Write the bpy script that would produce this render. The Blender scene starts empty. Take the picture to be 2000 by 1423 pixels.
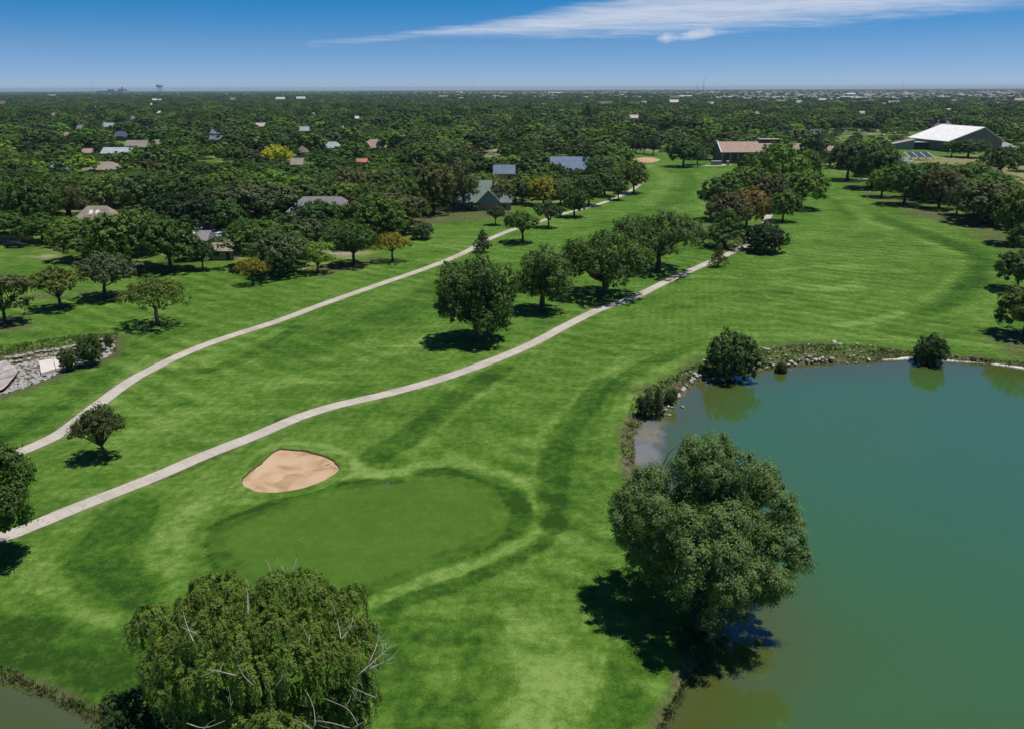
import bpy, math, random
import numpy as np
from mathutils import Matrix, Vector, Euler
R = math.radians
random.seed(7)
rng = np.random.default_rng(11)
sc = bpy.context.scene
col = sc.collection

# ------------------------------------------------------------------ camera
CAM_H, F, PITCH, ROLL = 45.0, 1540.0, 19.27, -0.0030
cam_rot = (Euler((R(90 - PITCH), 0, 0)).to_matrix() @ Matrix.Rotation(ROLL, 3, 'Z'))
cd = bpy.data.cameras.new('camera')
cam = bpy.data.objects.new('camera', cd)
col.objects.link(cam)
cam.location = (0, 0, CAM_H)
cam.rotation_euler = cam_rot.to_euler()
cd.sensor_width = 36
cd.lens = 36 * F / 2000
cd.clip_start, cd.clip_end = 1.0, 400000
sc.camera = cam
MR = np.array(cam_rot)


def G(px, py, z=0.0):
    """ground point seen at a pixel of the 2000 x 1423 photograph, at height z"""
    d = MR @ np.array([(px - 1000) / F, -(py - 711.5) / F, -1.0])
    t = (z - CAM_H) / d[2]
    return np.array([d[0] * t, d[1] * t, z])


def GP(pts, z=0.0):
    return np.array([G(p[0], p[1], z)[:2] for p in pts])


def pix(x, y, z):
    c = MR.T @ np.array([x, y, z - CAM_H])
    return 1000 + F * c[0] / -c[2], 711.5 - F * c[1] / -c[2]


def height_at(p, py):
    """height of a vertical line over ground point p that reaches picture row py"""
    lo, hi = 0.0, 60.0
    for _ in range(40):
        m = (lo + hi) / 2
        if pix(p[0], p[1], m)[1] > py: lo = m
        else: hi = m
    return lo


def ppm(p, z=0):
    """photo pixels per metre at a point"""
    c = MR.T @ np.array([p[0], p[1], z - CAM_H])
    return F / -c[2]


# ------------------------------------------------------------------ materials
class NT:
    def __init__(s, name):
        s.m = bpy.data.materials.new(name)
        s.m.use_nodes = True
        s.t = s.m.node_tree
        s.t.nodes.clear()
        s.out = s.t.nodes.new('ShaderNodeOutputMaterial')

    def n(s, typ, ins=None, **kw):
        nd = s.t.nodes.new(typ)
        for k, v in kw.items(): setattr(nd, k, v)
        for k, v in (ins or {}).items(): s.set(nd, k, v)
        return nd

    def set(s, nd, k, v):
        sock = nd.inputs[k]
        if isinstance(v, bpy.types.NodeSocket): s.t.links.new(v, sock)
        elif isinstance(v, bpy.types.Node): s.t.links.new(v.outputs[0], sock)
        else:
            if hasattr(sock.default_value, '__len__') and len(sock.default_value) == 4 and len(v) == 3: v = (*v, 1)
            sock.default_value = v

    def math(s, op, a, b=0.0, clamp=False):
        return s.n('ShaderNodeMath', {0: a, 1: b}, operation=op, use_clamp=clamp).outputs[0]

    def noise(s, vec, scale, detail=3.0, rough=0.55, dist=0.0):
        return s.n('ShaderNodeTexNoise', {'Vector': vec, 'Scale': scale, 'Detail': detail, 'Roughness': rough, 'Distortion': dist}).outputs['Fac']

    def mix(s, fac, a, b, blend='MIX'):
        nd = s.n('ShaderNodeMix', data_type='RGBA', blend_type=blend)
        s.set(nd, 0, fac); s.set(nd, 6, a); s.set(nd, 7, b)
        return nd.outputs[2]

    def ramp(s, fac, stops, interp='LINEAR'):
        nd = s.n('ShaderNodeValToRGB', {'Fac': fac})
        r = nd.color_ramp
        r.interpolation = interp
        while len(r.elements) < len(stops): r.elements.new(0.5)
        for e, (p, c) in zip(r.elements, stops):
            e.position = p; e.color = (*c, 1) if len(c) == 3 else c
        return nd.outputs['Color']

    def smooth(s, v, a, b):
        return s.n('ShaderNodeMapRange', {'Value': v, 'From Min': a, 'From Max': b}, interpolation_type='SMOOTHSTEP', clamp=True).outputs[0]

    def pos(s):
        return s.n('ShaderNodeNewGeometry').outputs['Position']

    def attr(s, name, typ='GEOMETRY'):
        return s.n('ShaderNodeAttribute', attribute_name=name, attribute_type=typ)

    def bsdf(s, color, rough=0.8, bump=None, bstr=0.3, bdist=0.1, spec=0.3, **kw):
        b = s.n('ShaderNodeBsdfPrincipled', {'Base Color': color, 'Roughness': rough, 'Specular IOR Level': spec})
        for k, v in kw.items(): s.set(b, k, v)
        if bump is not None:
            s.set(b, 'Normal', s.n('ShaderNodeBump', {'Height': bump, 'Strength': bstr, 'Distance': bdist}).outputs[0])
        s.t.links.new(b.outputs[0], s.out.inputs[0])
        return b


def simple_mat(name, color, rough=0.7, scale=1.5, var=0.25, spec=0.3, metallic=0.0):
    t = NT(name)
    f = t.noise(t.n('ShaderNodeTexCoord').outputs['Object'], scale, 4)
    c1 = tuple(min(1, c * (1 - var)) for c in color); c2 = tuple(min(1, c * (1 + var)) for c in color)
    t.bsdf(t.ramp(f, [(0.3, c1), (0.7, c2)]), rough, f, 0.15, 0.05, spec, Metallic=metallic)
    return t.m


def objcolor_mat(name, rough=0.8, scale=0.6, var=0.3, stripe=None):
    """surface in the object's own colour with worn patches"""
    t = NT(name)
    tc = t.n('ShaderNodeTexCoord').outputs['Object']
    c = t.n('ShaderNodeObjectInfo').outputs['Color']
    f = t.noise(tc, scale, 5, 0.65)
    f2 = t.noise(tc, scale * 9, 2)
    g = t.math('ADD', t.math('MULTIPLY', f, 0.7), t.math('MULTIPLY', f2, 0.3))
    k = t.ramp(g, [(0.3, (1 - var,) * 3), (0.7, (1 + var,) * 3)])
    t.bsdf(t.mix(1.0, c, k, 'MULTIPLY'), rough, g, 0.2, 0.05, 0.25)
    return t.m


def leaf_mat(name, inst=False, trans=0.3):
    t = NT(name)
    if inst: c = t.attr('tint', 'INSTANCER').outputs['Color']
    else: c = t.n('ShaderNodeObjectInfo').outputs['Color']
    g = t.n('ShaderNodeNewGeometry')
    r = g.outputs['Random Per Island']
    n1 = t.noise(g.outputs['Position'], 0.55, 2)
    k = t.math('ADD', t.math('MULTIPLY', r, 0.6), t.math('MULTIPLY', n1, 0.9))
    var = t.ramp(k, [(0.25, (0.62, 0.66, 0.62)), (0.7, (1.0, 1.0, 1.0)), (1.0, (1.30, 1.38, 1.05))])
    cc = t.mix(1.0, c, var, 'MULTIPLY')
    b = t.n('ShaderNodeBsdfPrincipled', {'Base Color': cc, 'Roughness': 0.55, 'Specular IOR Level': 0.22})
    tr = t.n('ShaderNodeBsdfTranslucent', {'Color': t.mix(1.0, cc, (1.15, 1.35, 0.6), 'MULTIPLY')})
    m = t.n('ShaderNodeMixShader', {0: trans, 1: b.outputs[0], 2: tr.outputs[0]})
    t.t.links.new(m.outputs[0], t.out.inputs[0])
    return t.m


M = {}
M['leaf'] = leaf_mat('leaf')
M['leaf_far'] = leaf_mat('leaf_far', True)
M['bark'] = simple_mat('bark', (0.085, 0.065, 0.05), 0.9, 3, 0.35)
M['dead_wood'] = simple_mat('bleached_wood', (0.40, 0.37, 0.32), 0.8, 3, 0.2)
M['wall'] = objcolor_mat('painted_wall', 0.85)
M['roof'] = objcolor_mat('roofing', 0.85, 0.35, 0.22)
M['window'] = simple_mat('window_glass', (0.03, 0.035, 0.04), 0.1, 1, 0.2, 0.6)
M['white'] = simple_mat('white_paint', (0.78, 0.77, 0.74), 0.6, 0.8, 0.05)
M['paint'] = objcolor_mat('car_paint', 0.3, 1.0, 0.05)
M['tyre'] = simple_mat('tyre', (0.02, 0.02, 0.02), 0.9)
M['metal'] = simple_mat('grey_metal', (0.3, 0.31, 0.32), 0.45, 2, 0.15, 0.5, 0.4)
M['dark'] = simple_mat('dark_paint', (0.03, 0.032, 0.036), 0.6)
M['wood'] = objcolor_mat('weathered_wood', 0.9, 1.2, 0.3)
M['concrete'] = simple_mat('concrete', (0.55, 0.51, 0.48), 0.85, 0.6, 0.12)

# ------------------------------------------------------------------ mesh helpers
def np_mesh(name, V, Q=None, T=None, mats=(), mat_idx=None, smooth=False):
    me = bpy.data.meshes.new(name)
    V = np.asarray(V, np.float32)
    nq = 0 if Q is None else len(Q); nt = 0 if T is None else len(T)
    me.vertices.add(len(V)); me.vertices.foreach_set('co', V.ravel())
    loops = []; starts = []; off = 0
    if nq: loops.append(np.asarray(Q, np.int32).ravel()); starts.append(np.arange(nq) * 4); off = nq * 4
    if nt: loops.append(np.asarray(T, np.int32).ravel()); starts.append(off + np.arange(nt) * 3)
    L = np.concatenate(loops)
    me.loops.add(len(L)); me.loops.foreach_set('vertex_index', L)
    me.polygons.add(nq + nt); me.polygons.foreach_set('loop_start', np.concatenate(starts).astype(np.int32))
    for m in mats: me.materials.append(m)
    if mat_idx is not None: me.polygons.foreach_set('material_index', np.asarray(mat_idx, np.int32))
    me.polygons.foreach_set('use_smooth', np.full(nq + nt, smooth))
    me.update(calc_edges=True)
    me.validate()
    return me


class MB:
    """collects quads into one mesh"""
    def __init__(s): s.V = []; s.Q = []; s.T = []; s.mq = []; s.mt = []; s.k = 0

    def add(s, V, Q=(), T=(), mi=0):
        V = np.asarray(V, float)
        if len(Q): s.Q.append(np.asarray(Q) + s.k); s.mq += [mi] * len(Q)
        if len(T): s.T.append(np.asarray(T) + s.k); s.mt += [mi] * len(T)
        s.V.append(V); s.k += len(V)

    def box(s, c, size, rz=0.0, mi=0):
        x, y, z = np.array(size) / 2
        v = np.array([(-x, -y, -z), (x, -y, -z), (x, y, -z), (-x, y, -z), (-x, -y, z), (x, -y, z), (x, y, z), (-x, y, z)])
        if rz: v[:, :2] = v[:, :2] @ np.array([[math.cos(rz), math.sin(rz)], [-math.sin(rz), math.cos(rz)]])
        s.add(v + np.array(c), [(0, 3, 2, 1), (4, 5, 6, 7), (0, 1, 5, 4), (1, 2, 6, 5), (2, 3, 7, 6), (3, 0, 4, 7)], mi=mi)

    def tube(s, pts, rad, n=6, mi=0, cap=True):
        pts = np.asarray(pts, float); rad = np.broadcast_to(np.asarray(rad, float), (len(pts),))
        tg = np.gradient(pts, axis=0); tg /= np.linalg.norm(tg, axis=1)[:, None] + 1e-9
        ref = np.array([0.31, 0.87, 0.2]); a = np.cross(tg, ref); a /= np.linalg.norm(a, axis=1)[:, None] + 1e-9
        b = np.cross(tg, a)
        th = np.linspace(0, 2 * math.pi, n, endpoint=False)
        V = pts[:, None] + rad[:, None, None] * (np.cos(th)[None, :, None] * a[:, None] + np.sin(th)[None, :, None] * b[:, None])
        Q = []
        for i in range(len(pts) - 1):
            for j in range(n): Q.append((i * n + j, i * n + (j + 1) % n, (i + 1) * n + (j + 1) % n, (i + 1) * n + j))
        V = V.reshape(-1, 3); T = []
        if cap:
            V = np.vstack([V, pts[-1:], pts[:1]]); e = (len(pts) - 1) * n
            for j in range(n): T += [(e + j, e + (j + 1) % n, len(V) - 2), ((j + 1) % n, j, len(V) - 1)]
        s.add(V, Q, T, mi)

    def poly(s, pts, mi=0):
        """fan of a convex polygon"""
        T = [(0, i, i + 1) for i in range(1, len(pts) - 1)]
        s.add(pts, T=T, mi=mi)

    def mesh(s, name, mats, smooth=False):
        Q = np.concatenate(s.Q) if s.Q else None
        T = np.concatenate(s.T) if s.T else None
        return np_mesh(name, np.concatenate(s.V), Q, T, mats, s.mq + s.mt, smooth)


def link(name, me, parent=None, loc=None, color=None):
    o = bpy.data.objects.new(name, me)
    col.objects.link(o)
    if parent is not None: o.parent = parent
    if loc is not None: o.location = loc
    if color is not None: o.color = (*color, 1)
    return o


def tag(o, label=None, cat=None, group=None, kind=None):
    if label: o['label'] = label
    if cat: o['category'] = cat
    if group: o['group'] = group
    if kind: o['kind'] = kind
    return o


def thing(name, label, cat, loc=(0, 0, 0), rz=0, group=None):
    o = bpy.data.objects.new(name, None)
    o.empty_display_size = 0.5
    col.objects.link(o)
    o.location = loc; o.rotation_euler = (0, 0, rz)
    return tag(o, label, cat, group)


def copy_tree(o, parent=None, color=None):
    c = o.copy(); col.objects.link(c)
    if parent is not None: c.parent = parent
    for ch in list(o.children): copy_tree(ch, c)
    return c


# ------------------------------------------------------------------ 2-d geometry
def resample(pts, step):
    """Catmull-Rom through the points, resampled evenly"""
    P = np.asarray(pts, float)
    Pp = np.vstack([2 * P[0] - P[1], P, 2 * P[-1] - P[-2]])
    out = []
    for i in range(len(P) - 1):
        p0, p1, p2, p3 = Pp[i:i + 4]
        n = max(2, int(np.linalg.norm(p2 - p1) / step))
        t = np.linspace(0, 1, n, endpoint=False)[:, None]
        out.append(0.5 * (2 * p1 + (p2 - p0) * t + (2 * p0 - 5 * p1 + 4 * p2 - p3) * t ** 2 + (3 * p1 - p0 - 3 * p2 + p3) * t ** 3))
    return np.vstack(out + [P[-1:]])


def closed_curve(pts, step):
    P = np.asarray(pts, float)
    q = resample(np.vstack([P[-2:], P, P[:2]]), step)
    i0 = np.argmin(np.linalg.norm(q[:len(q) // 3] - P[0], axis=1)) if len(q) > 9 else 0
    k = len(q) - 1
    while np.linalg.norm(q[k] - P[0]) > 1e-6 and k > i0 + 3: k -= 1
    return q[i0:k]


def seg_dist(X, line, closed=False):
    """distance of points X (N,2) to a polyline"""
    A = line; B = np.roll(line, -1, 0)
    if not closed: A, B = A[:-1], B[:-1]
    best = np.full(len(X), 1e9)
    for a, b in zip(A, B):
        d = b - a; L = d @ d + 1e-12
        t = np.clip(((X - a) @ d) / L, 0, 1)
        e = X - a - t[:, None] * d
        np.minimum(best, (e * e).sum(1), out=best)
    return np.sqrt(best)


def inside(X, poly):
    c = np.zeros(len(X), bool)
    A = poly; B = np.roll(poly, -1, 0)
    for a, b in zip(A, B):
        if a[1] == b[1]: continue
        cond = ((a[1] > X[:, 1]) != (b[1] > X[:, 1])) & (X[:, 0] < (b[0] - a[0]) * (X[:, 1] - a[1]) / (b[1] - a[1]) + a[0])
        c ^= cond
    return c


def sdf(X, poly, reach=30.0):
    """signed distance (negative inside), exact within reach of the polygon's box"""
    out = np.full(len(X), reach)
    lo, hi = poly.min(0) - reach, poly.max(0) + reach
    k = ((X > lo) & (X < hi)).all(1)
    if k.any():
        Y = X[k]; d = seg_dist(Y, poly, True)
        d[inside(Y, poly)] *= -1
        out[k] = np.minimum(d, reach)
    return out


def sstep(a, b, x):
    t = np.clip((x - a) / (b - a), 0, 1)
    return t * t * (3 - 2 * t)


def vnoise(X, scale, seed=0):
    """cheap smooth value noise"""
    P = X * scale; i = np.floor(P).astype(np.int64); f = P - i; f = f * f * (3 - 2 * f)
    def h(a, b):
        v = np.sin(a * 127.1 + b * 311.7 + seed * 74.7) * 43758.5453
        return v - np.floor(v)
    x0, y0 = i[:, 0], i[:, 1]
    return (h(x0, y0) * (1 - f[:, 0]) + h(x0 + 1, y0) * f[:, 0]) * (1 - f[:, 1]) + (h(x0, y0 + 1) * (1 - f[:, 0]) + h(x0 + 1, y0 + 1) * f[:, 0]) * f[:, 1]
# ------------------------------------------------------------------ the course laid out on the ground
WATER = -0.9
POND = closed_curve(GP([(2150, 742), (2000, 720), (1930, 711), (1850, 705), (1780, 701), (1700, 706), (1620, 709), (1560, 713), (1500, 721),
                        (1440, 731), (1385, 738), (1345, 762), (1318, 793), (1298, 810), (1262, 818), (1243, 842), (1239, 872), (1243, 905), (1262, 960),
                        (1300, 1030), (1362, 1105), (1412, 1170), (1408, 1235), (1385, 1277), (1342, 1322), (1312, 1372), (1288, 1423), (1255, 1500), (1300, 1640),
                        (2100, 1640), (2700, 1500), (2700, 900)], WATER), 1.0)
POND2 = closed_curve(GP([(0, 1324), (42, 1336), (92, 1357), (140, 1374), (172, 1397), (207, 1430), (235, 1500), (200, 1640), (-400, 1640), (-600, 1450), (-300, 1300), (-120, 1300)], WATER), 1.0)
BUNKER = closed_curve(GP([(470, 940), (484, 924), (509, 904), (537, 879), (577, 878), (620, 886), (648, 897), (662, 911), (655, 926), (620, 945), (575, 958), (525, 963), (490, 957)]), 0.4)
GREEN = closed_curve(GP([(425, 1050), (440, 1030), (520, 1000), (600, 973), (700, 950), (800, 933), (860, 930), (920, 942), (962, 967), (980, 1000), (972, 1030),
                         (932, 1062), (865, 1090), (790, 1125), (700, 1155), (600, 1160), (500, 1135), (445, 1095)]), 1.0)
FAR_BUNKER = closed_curve(GP([(1238, 312), (1262, 308), (1285, 311), (1287, 315), (1270, 319), (1245, 317)]), 2.0)
FAR_GREEN = closed_curve(GP([(1200, 304), (1215, 299), (1245, 300), (1285, 304), (1290, 308), (1240, 308), (1215, 310)]), 3.0)
DITCH = closed_curve(GP([(-60, 698), (0, 697), (45, 692), (75, 684), (120, 679), (165, 668), (212, 660), (222, 672), (216, 690), (190, 704), (130, 722), (95, 738), (45, 756), (0, 771), (-60, 790)]), 0.8)
PATH_A = resample(GP([(-60, 925), (0, 897), (50, 878), (100, 856), (135, 834), (185, 795), (250, 747), (300, 719), (370, 686), (440, 660), (540, 628), (640, 591), (740, 556),
                      (830, 525), (900, 497), (950, 470), (985, 455), (1010, 446), (1060, 431), (1100, 418), (1150, 405), (1195, 390), (1230, 374), (1248, 360), (1258, 345)]), 1.5)
PATH_B = resample(GP([(-160, 1100), (0, 1050), (60, 1028), (150, 991), (300, 932), (400, 889), (500, 850), (580, 816), (660, 791), (760, 768), (860, 740), (960, 705), (1040, 671),
                      (1110, 634), (1170, 605), (1240, 580), (1310, 546), (1380, 515), (1440, 488), (1475, 466), (1492, 440), (1506, 415), (1530, 385), (1560, 350), (1590, 320)]), 1.5)
WOOD = GP([(-2600, 470), (-900, 470), (0, 480), (70, 492), (150, 520), (230, 538), (330, 535), (430, 500), (470, 520), (560, 536), (640, 535), (735, 505), (800, 462), (880, 412), (990, 412),
           (1110, 396), (1180, 385), (1222, 352), (1215, 322), (1195, 300), (1300, 292), (1400, 300), (1400, 318), (1420, 322), (1600, 318), (1620, 340), (1660, 345), (1740, 385), (1800, 400), (1900, 430),
           (2000, 470), (2300, 560), (2300, 430), (2010, 425), (1930, 385), (1880, 360), (1835, 335), (1740, 318), (1736, 300), (1765, 276), (1800, 255), (1925, 256), (1945, 284), (2300, 290), (4200, 290), (4200, 186), (-2600, 200)])

# dark (-) and light (+) mowing bands: (pixel polyline, half width m, strength)
BANDS = [
    ([(425, 1060), (440, 1022), (520, 990), (600, 962), (690, 943), (762, 935)], 1.2, -1.0),
    ([(820, 920), (880, 922), (940, 942), (990, 968), (1008, 990)], 1.2, -1.0),
    ([(1000, 965), (1012, 995), (990, 1032), (940, 1062), (880, 1085), (790, 1120), (690, 1165)], 1.5, -0.8),
    ([(430, 1030), (425, 1060), (445, 1100), (490, 1140)], 1.2, -0.8),
    ([(1010, 940), (1055, 985), (1055, 1030), (1000, 1075), (900, 1115), (800, 1150), (720, 1180)], 1.0, 0.55),
    ([(1085, 1000), (1075, 1040), (1040, 1072), (960, 1115), (870, 1155), (770, 1190)], 1.1, -0.8),
    ([(1180, 745), (1130, 810), (1100, 860), (1082, 920), (1078, 980), (1084, 1020)], 2.0, -0.75),
    ([(980, 720), (900, 770), (850, 810), (800, 850), (740, 885)], 2.4, -0.6),
    ([(1000, 730), (915, 785), (860, 828), (820, 865)], 0.9, 0.35),
    ([(250, 1000), (215, 1060), (205, 1110), (260, 1160)], 3.2, -0.75),
    ([(-80, 1230), (60, 1250), (170, 1270), (260, 1310)], 3.0, -0.7),
    ([(80, 1120), (180, 1180), (200, 1210)], 2.0, 0.5),
    ([(380, 1000), (330, 1050), (330, 1110)], 2.0, 0.4),
    ([(690, 905), (740, 925), (840, 905), (920, 905), (1010, 930)], 1.3, 0.7),
    ([(540, 868), (620, 870), (690, 895), (670, 935)], 0.9, 0.5),
    ([(480, 975), (600, 965), (660, 935), (740, 928)], 1.0, 0.45),
    ([(1690, 428), (1790, 462), (1880, 500), (1888, 515), (1830, 577), (1750, 615), (1640, 635)], 1.6, 0.55),
    ([(1720, 425), (1820, 462), (1910, 500), (1912, 520), (1870, 575), (1800, 610)], 3.6, -0.7),
    ([(1560, 360), (1612, 385), (1645, 405), (1660, 430)], 2.0, -0.4),
    ([(1585, 362), (1630, 385), (1665, 405), (1700, 425)], 1.0, 0.4),
    ([(1560, 560), (1625, 566), (1670, 563)], 3.0, 0.5),
    ([(1640, 525), (1700, 521), (1760, 527)], 3.0, 0.4),
    ([(1510, 530), (1580, 522), (1680, 516)], 1.5, 0.4),
    ([(1400, 650), (1500, 652), (1620, 656), (1780, 660), (1940, 672)], 1.7, 0.35),
    ([(1360, 690), (1260, 750), (1230, 810)], 1.5, 0.5),
    ([(1340, 680), (1240, 725), (1190, 770), (1160, 840)], 1.4, -0.4),
    ([(1230, 700), (1150, 760), (1060, 860)], 1.6, 0.3),
    ([(340, 718), (352, 705), (420, 690), (520, 660), (545, 640)], 1.0, 0.3),
    ([(330, 722), (400, 722), (470, 702), (540, 662), (580, 640)], 1.6, -0.5),
    ([(560, 690), (680, 650), (800, 600), (860, 560)], 5.0, -0.35),
    ([(620, 740), (760, 690), (880, 650)], 2.5, 0.3),
    ([(250, 850), (400, 790), (560, 740)], 3.0, 0.3),
    ([(300, 940), (440, 880), (560, 815)], 0.7, -0.6),
    ([(0, 850), (100, 800), (220, 720)], 2.0, -0.5),
    ([(150, 720), (260, 680), (370, 640)], 2.0, -0.35),
    ([(1260, 400), (1290, 370), (1300, 345), (1270, 325)], 4.0, 0.35),
    ([(1180, 440), (1300, 400), (1345, 365), (1340, 335)], 4.0, -0.3),
    ([(1400, 430), (1380, 390), (1390, 350)], 4.0, 0.3),
    ([(760, 1300), (800, 1380), (900, 1430)], 2.0, -0.5),
    ([(780, 1230), (860, 1240), (940, 1230)], 2.0, -0.6),
    ([(1050, 1260), (1100, 1330), (1060, 1400)], 3.0, 0.5),
    ([(1230, 1290), (1220, 1350), (1180, 1423)], 1.6, -0.45),
]


def shore(X):
    return np.minimum(sdf(X, POND), sdf(X, POND2))


def terrain(X):
    """height of the ground sheet"""
    d = shore(X) + (vnoise(X, 0.9, 3) - 0.5) * 0.5
    bank = np.interp(d, [-8, -3, 0, 0.5, 2.2, 4.5], [-3.0, -2.2, WATER, WATER + 0.35, -0.22, 0.0])
    h = np.where(d < 4.5, bank, 0.0)
    db = sdf(X, BUNKER, 12)
    h = h - 0.9 * sstep(0.5, -0.1, db)
    dd = sdf(X, DITCH, 12)
    h = h - 1.0 * sstep(0.4, -2.0, dd)
    h = h + np.where((np.abs(X[:, 1]) < 320), (vnoise(X, 0.035, 5) - 0.5) * 0.5 + (vnoise(X, 0.11, 8) - 0.5) * 0.12, 0) * sstep(3, 9, d) * sstep(1.5, 4, db) * sstep(1.5, 4, dd) * sstep(320, 200, X[:, 1]) * sstep(1.4, 4.0, path_dist(X))
    return h


def path_dist(X):
    out = np.full(len(X), 20.0)
    for P in (PATH_A, PATH_B):
        lo, hi = P.min(0) - 12, P.max(0) + 12
        k = ((X > lo) & (X < hi)).all(1)
        if k.any(): out[k] = np.minimum(out[k], seg_dist(X[k], P))
    return out


def axis(start, stop, step_fn):
    v = [start]
    while v[-1] < stop: v.append(v[-1] + step_fn(v[-1]))
    return np.array(v)


ys = axis(-60, 26000, lambda y: 4.0 if y < 36 else 0.42 if y < 80 else 0.5 if y < 130 else 0.7 if y < 180 else max(0.9, (y - 140) * 0.022))
xp = axis(0, 26000, lambda x: 0.5 if x < 62 else max(0.7, (x - 50) * 0.05))
xs = np.concatenate([-xp[:0:-1], xp])
XX, YY = np.meshgrid(xs, ys)
X = np.stack([XX.ravel(), YY.ravel()], 1)
H = terrain(X)
nx, ny = len(xs), len(ys)
i = np.arange(nx * ny).reshape(ny, nx)
Q = np.stack([i[:-1, :-1], i[:-1, 1:], i[1:, 1:], i[1:, :-1]], -1).reshape(-1, 4)

near = X[:, 1] < 900
d_sh = shore(X)
d_path = path_dist(X)
d_green = sdf(X, GREEN, 12)
d_ditch = sdf(X, DITCH, 12)
wood = np.ones(len(X))
dw = sdf(X, WOOD, 40)
wood = sstep(5, -5, dw + (vnoise(X, 0.12, 2) - 0.5) * 8)
tone = np.zeros(len(X))
wob = np.stack([vnoise(X, 0.13, 21) - 0.5, vnoise(X, 0.13, 22) - 0.5], 1) * 0.9 + np.stack([vnoise(X, 0.6, 23) - 0.5, vnoise(X, 0.6, 24) - 0.5], 1) * 0.5
for pl, hw, st in BANDS:
    L = resample(GP(pl), 2.0)
    lo, hi = L.min(0) - 3 * hw - 3, L.max(0) + 3 * hw + 3
    k = np.where(((X > lo) & (X < hi)).all(1))[0]
    if len(k): tone[k] += st * sstep(1.2 * hw, 0.75 * hw, seg_dist(X[k] + wob[k], L))
put = sstep(0.3, -0.3, d_green + (vnoise(X, 0.8, 9) - 0.5) * 0.3)
put = np.maximum(put, sstep(0.5, -0.5, sdf(X, FAR_GREEN, 12)))
tone = tone * (1 - put)
DRY = GP([(1835, 305), (2300, 290), (2300, 430), (2010, 425), (1930, 385), (1880, 360), (1840, 340)])
dry = sstep(4, -6, sdf(X, DRY, 30)) * 0.8
dry = np.maximum(dry, 0.75 * sstep(3, -3, sdf(X, GP([(1740, 305), (1900, 305), (1920, 322), (1740, 322)]), 20)))
for c, rx, ry, s in (((1350, 468), 60, 4, 0.9), ((1265, 328), 40, 3, 0.3)):
    pass
dirtline = resample(GP([(1345, 462), (1370, 464), (1400, 462)]), 1)
dry = np.maximum(dry, 0.9 * sstep(1.5, 0.4, seg_dist(X, dirtline)) * near)
dry = np.maximum(dry, 0.30 * sstep(2.6, 1.1, d_path) * (0.25 + 1.2 * vnoise(X, 0.35, 6)))
narrow = np.where(X[:, 1] < 80, 0.38, 1.0)
dirt = sstep(2.8, 0.6, d_sh / narrow + (vnoise(X, 0.5, 4) - 0.5) * 2.2) * 0.85
dirt = np.maximum(dirt, sstep(1.6, 0.2, d_ditch + (vnoise(X, 0.4, 4) - 0.5) * 2.0) * 0.8)
CREEK = resample(GP([(60, 578), (150, 573), (195, 574), (240, 572), (262, 576)]), 1)
dirt = np.maximum(dirt, sstep(2.2, 0.6, seg_dist(X, CREEK) + (vnoise(X, 0.3, 31) - 0.5) * 2.5) * near)
UNDER = [GP(p) for p in ([(1640, 352), (1760, 395), (1900, 425), (2010, 480), (2010, 505), (1900, 452), (1800, 425), (1700, 385)],
                         [(1370, 440), (1470, 445), (1500, 475), (1470, 500), (1400, 490)],
                         [(1940, 655), (2080, 640), (2100, 690), (1990, 695)], [(-80, 620), (40, 615), (60, 645), (-80, 665)],
                         [(600, 525), (735, 505), (730, 520), (620, 540)], [(790, 415), (1000, 405), (1000, 425), (800, 440)])]
for U in UNDER: dirt = np.maximum(dirt, 0.75 * sstep(2, -2, sdf(X, U, 12) + (vnoise(X, 0.25, 14) - 0.5) * 4))
ROUGH = GP([(1225, 910), (1215, 850), (1240, 770), (1300, 738), (1375, 700), (1480, 676), (1560, 668), (1700, 676), (1800, 690), (2000, 705), (2000, 730), (1300, 900)])
rough = sstep(1.5, -1.0, sdf(X, ROUGH, 12) + (vnoise(X, 0.3, 41) - 0.5) * 3)
rough = np.maximum(rough, sstep(3.0, 1.0, d_sh / narrow + (vnoise(X, 0.3, 42) - 0.5) * 2) * 0.5)
rough = np.maximum(rough, sstep(3.2, 0.5, d_ditch + (vnoise(X, 0.3, 42) - 0.5) * 2))
me = np_mesh('ground', np.stack([X[:, 0], X[:, 1], H], 1), Q, smooth=True)
for nm, dat in (('mask_a', (np.clip(tone * 0.5 + 0.5, 0, 1), dry, dirt, put)), ('mask_b', (wood, rough, sstep(20, 0, d_sh), np.zeros(len(X))))):
    a = me.attributes.new(nm, 'FLOAT_COLOR', 'POINT')
    a.data.foreach_set('color', np.stack(dat, 1).astype(np.float32).ravel())

t = NT('turf')
P = t.pos()
ma, mb = t.attr('mask_a'), t.attr('mask_b')
sa = t.n('ShaderNodeSeparateColor', {0: ma.outputs['Color']})
sb = t.n('ShaderNodeSeparateColor', {0: mb.outputs['Color']})
n1 = t.noise(P, 0.028, 4, 0.6)
n2 = t.noise(P, 0.16, 4, 0.65, 0.6)
n3 = t.noise(P, 0.9, 4, 0.7)
n4 = t.noise(P, 5.0, 3, 0.7)
mp = t.n('ShaderNodeMapping', {'Vector': P, 'Rotation': (0, 0, R(38)), 'Scale': (0.035, 0.35, 1)}).outputs[0]
n5 = t.noise(mp, 1.0, 3, 0.6)
put_ = ma.outputs['Alpha']
var = t.math('SUBTRACT', 1.0, t.math('MULTIPLY', put_, 0.45))
g = t.math('ADD', t.math('MULTIPLY', t.math('SUBTRACT', n1, 0.5), 0.6), t.math('MULTIPLY', t.math('SUBTRACT', n2, 0.5), 0.85))
g = t.math('ADD', g, t.math('MULTIPLY', t.math('SUBTRACT', n3, 0.5), 1.1))
g = t.math('ADD', g, t.math('MULTIPLY', t.math('SUBTRACT', n5, 0.5), 0.55))
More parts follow.
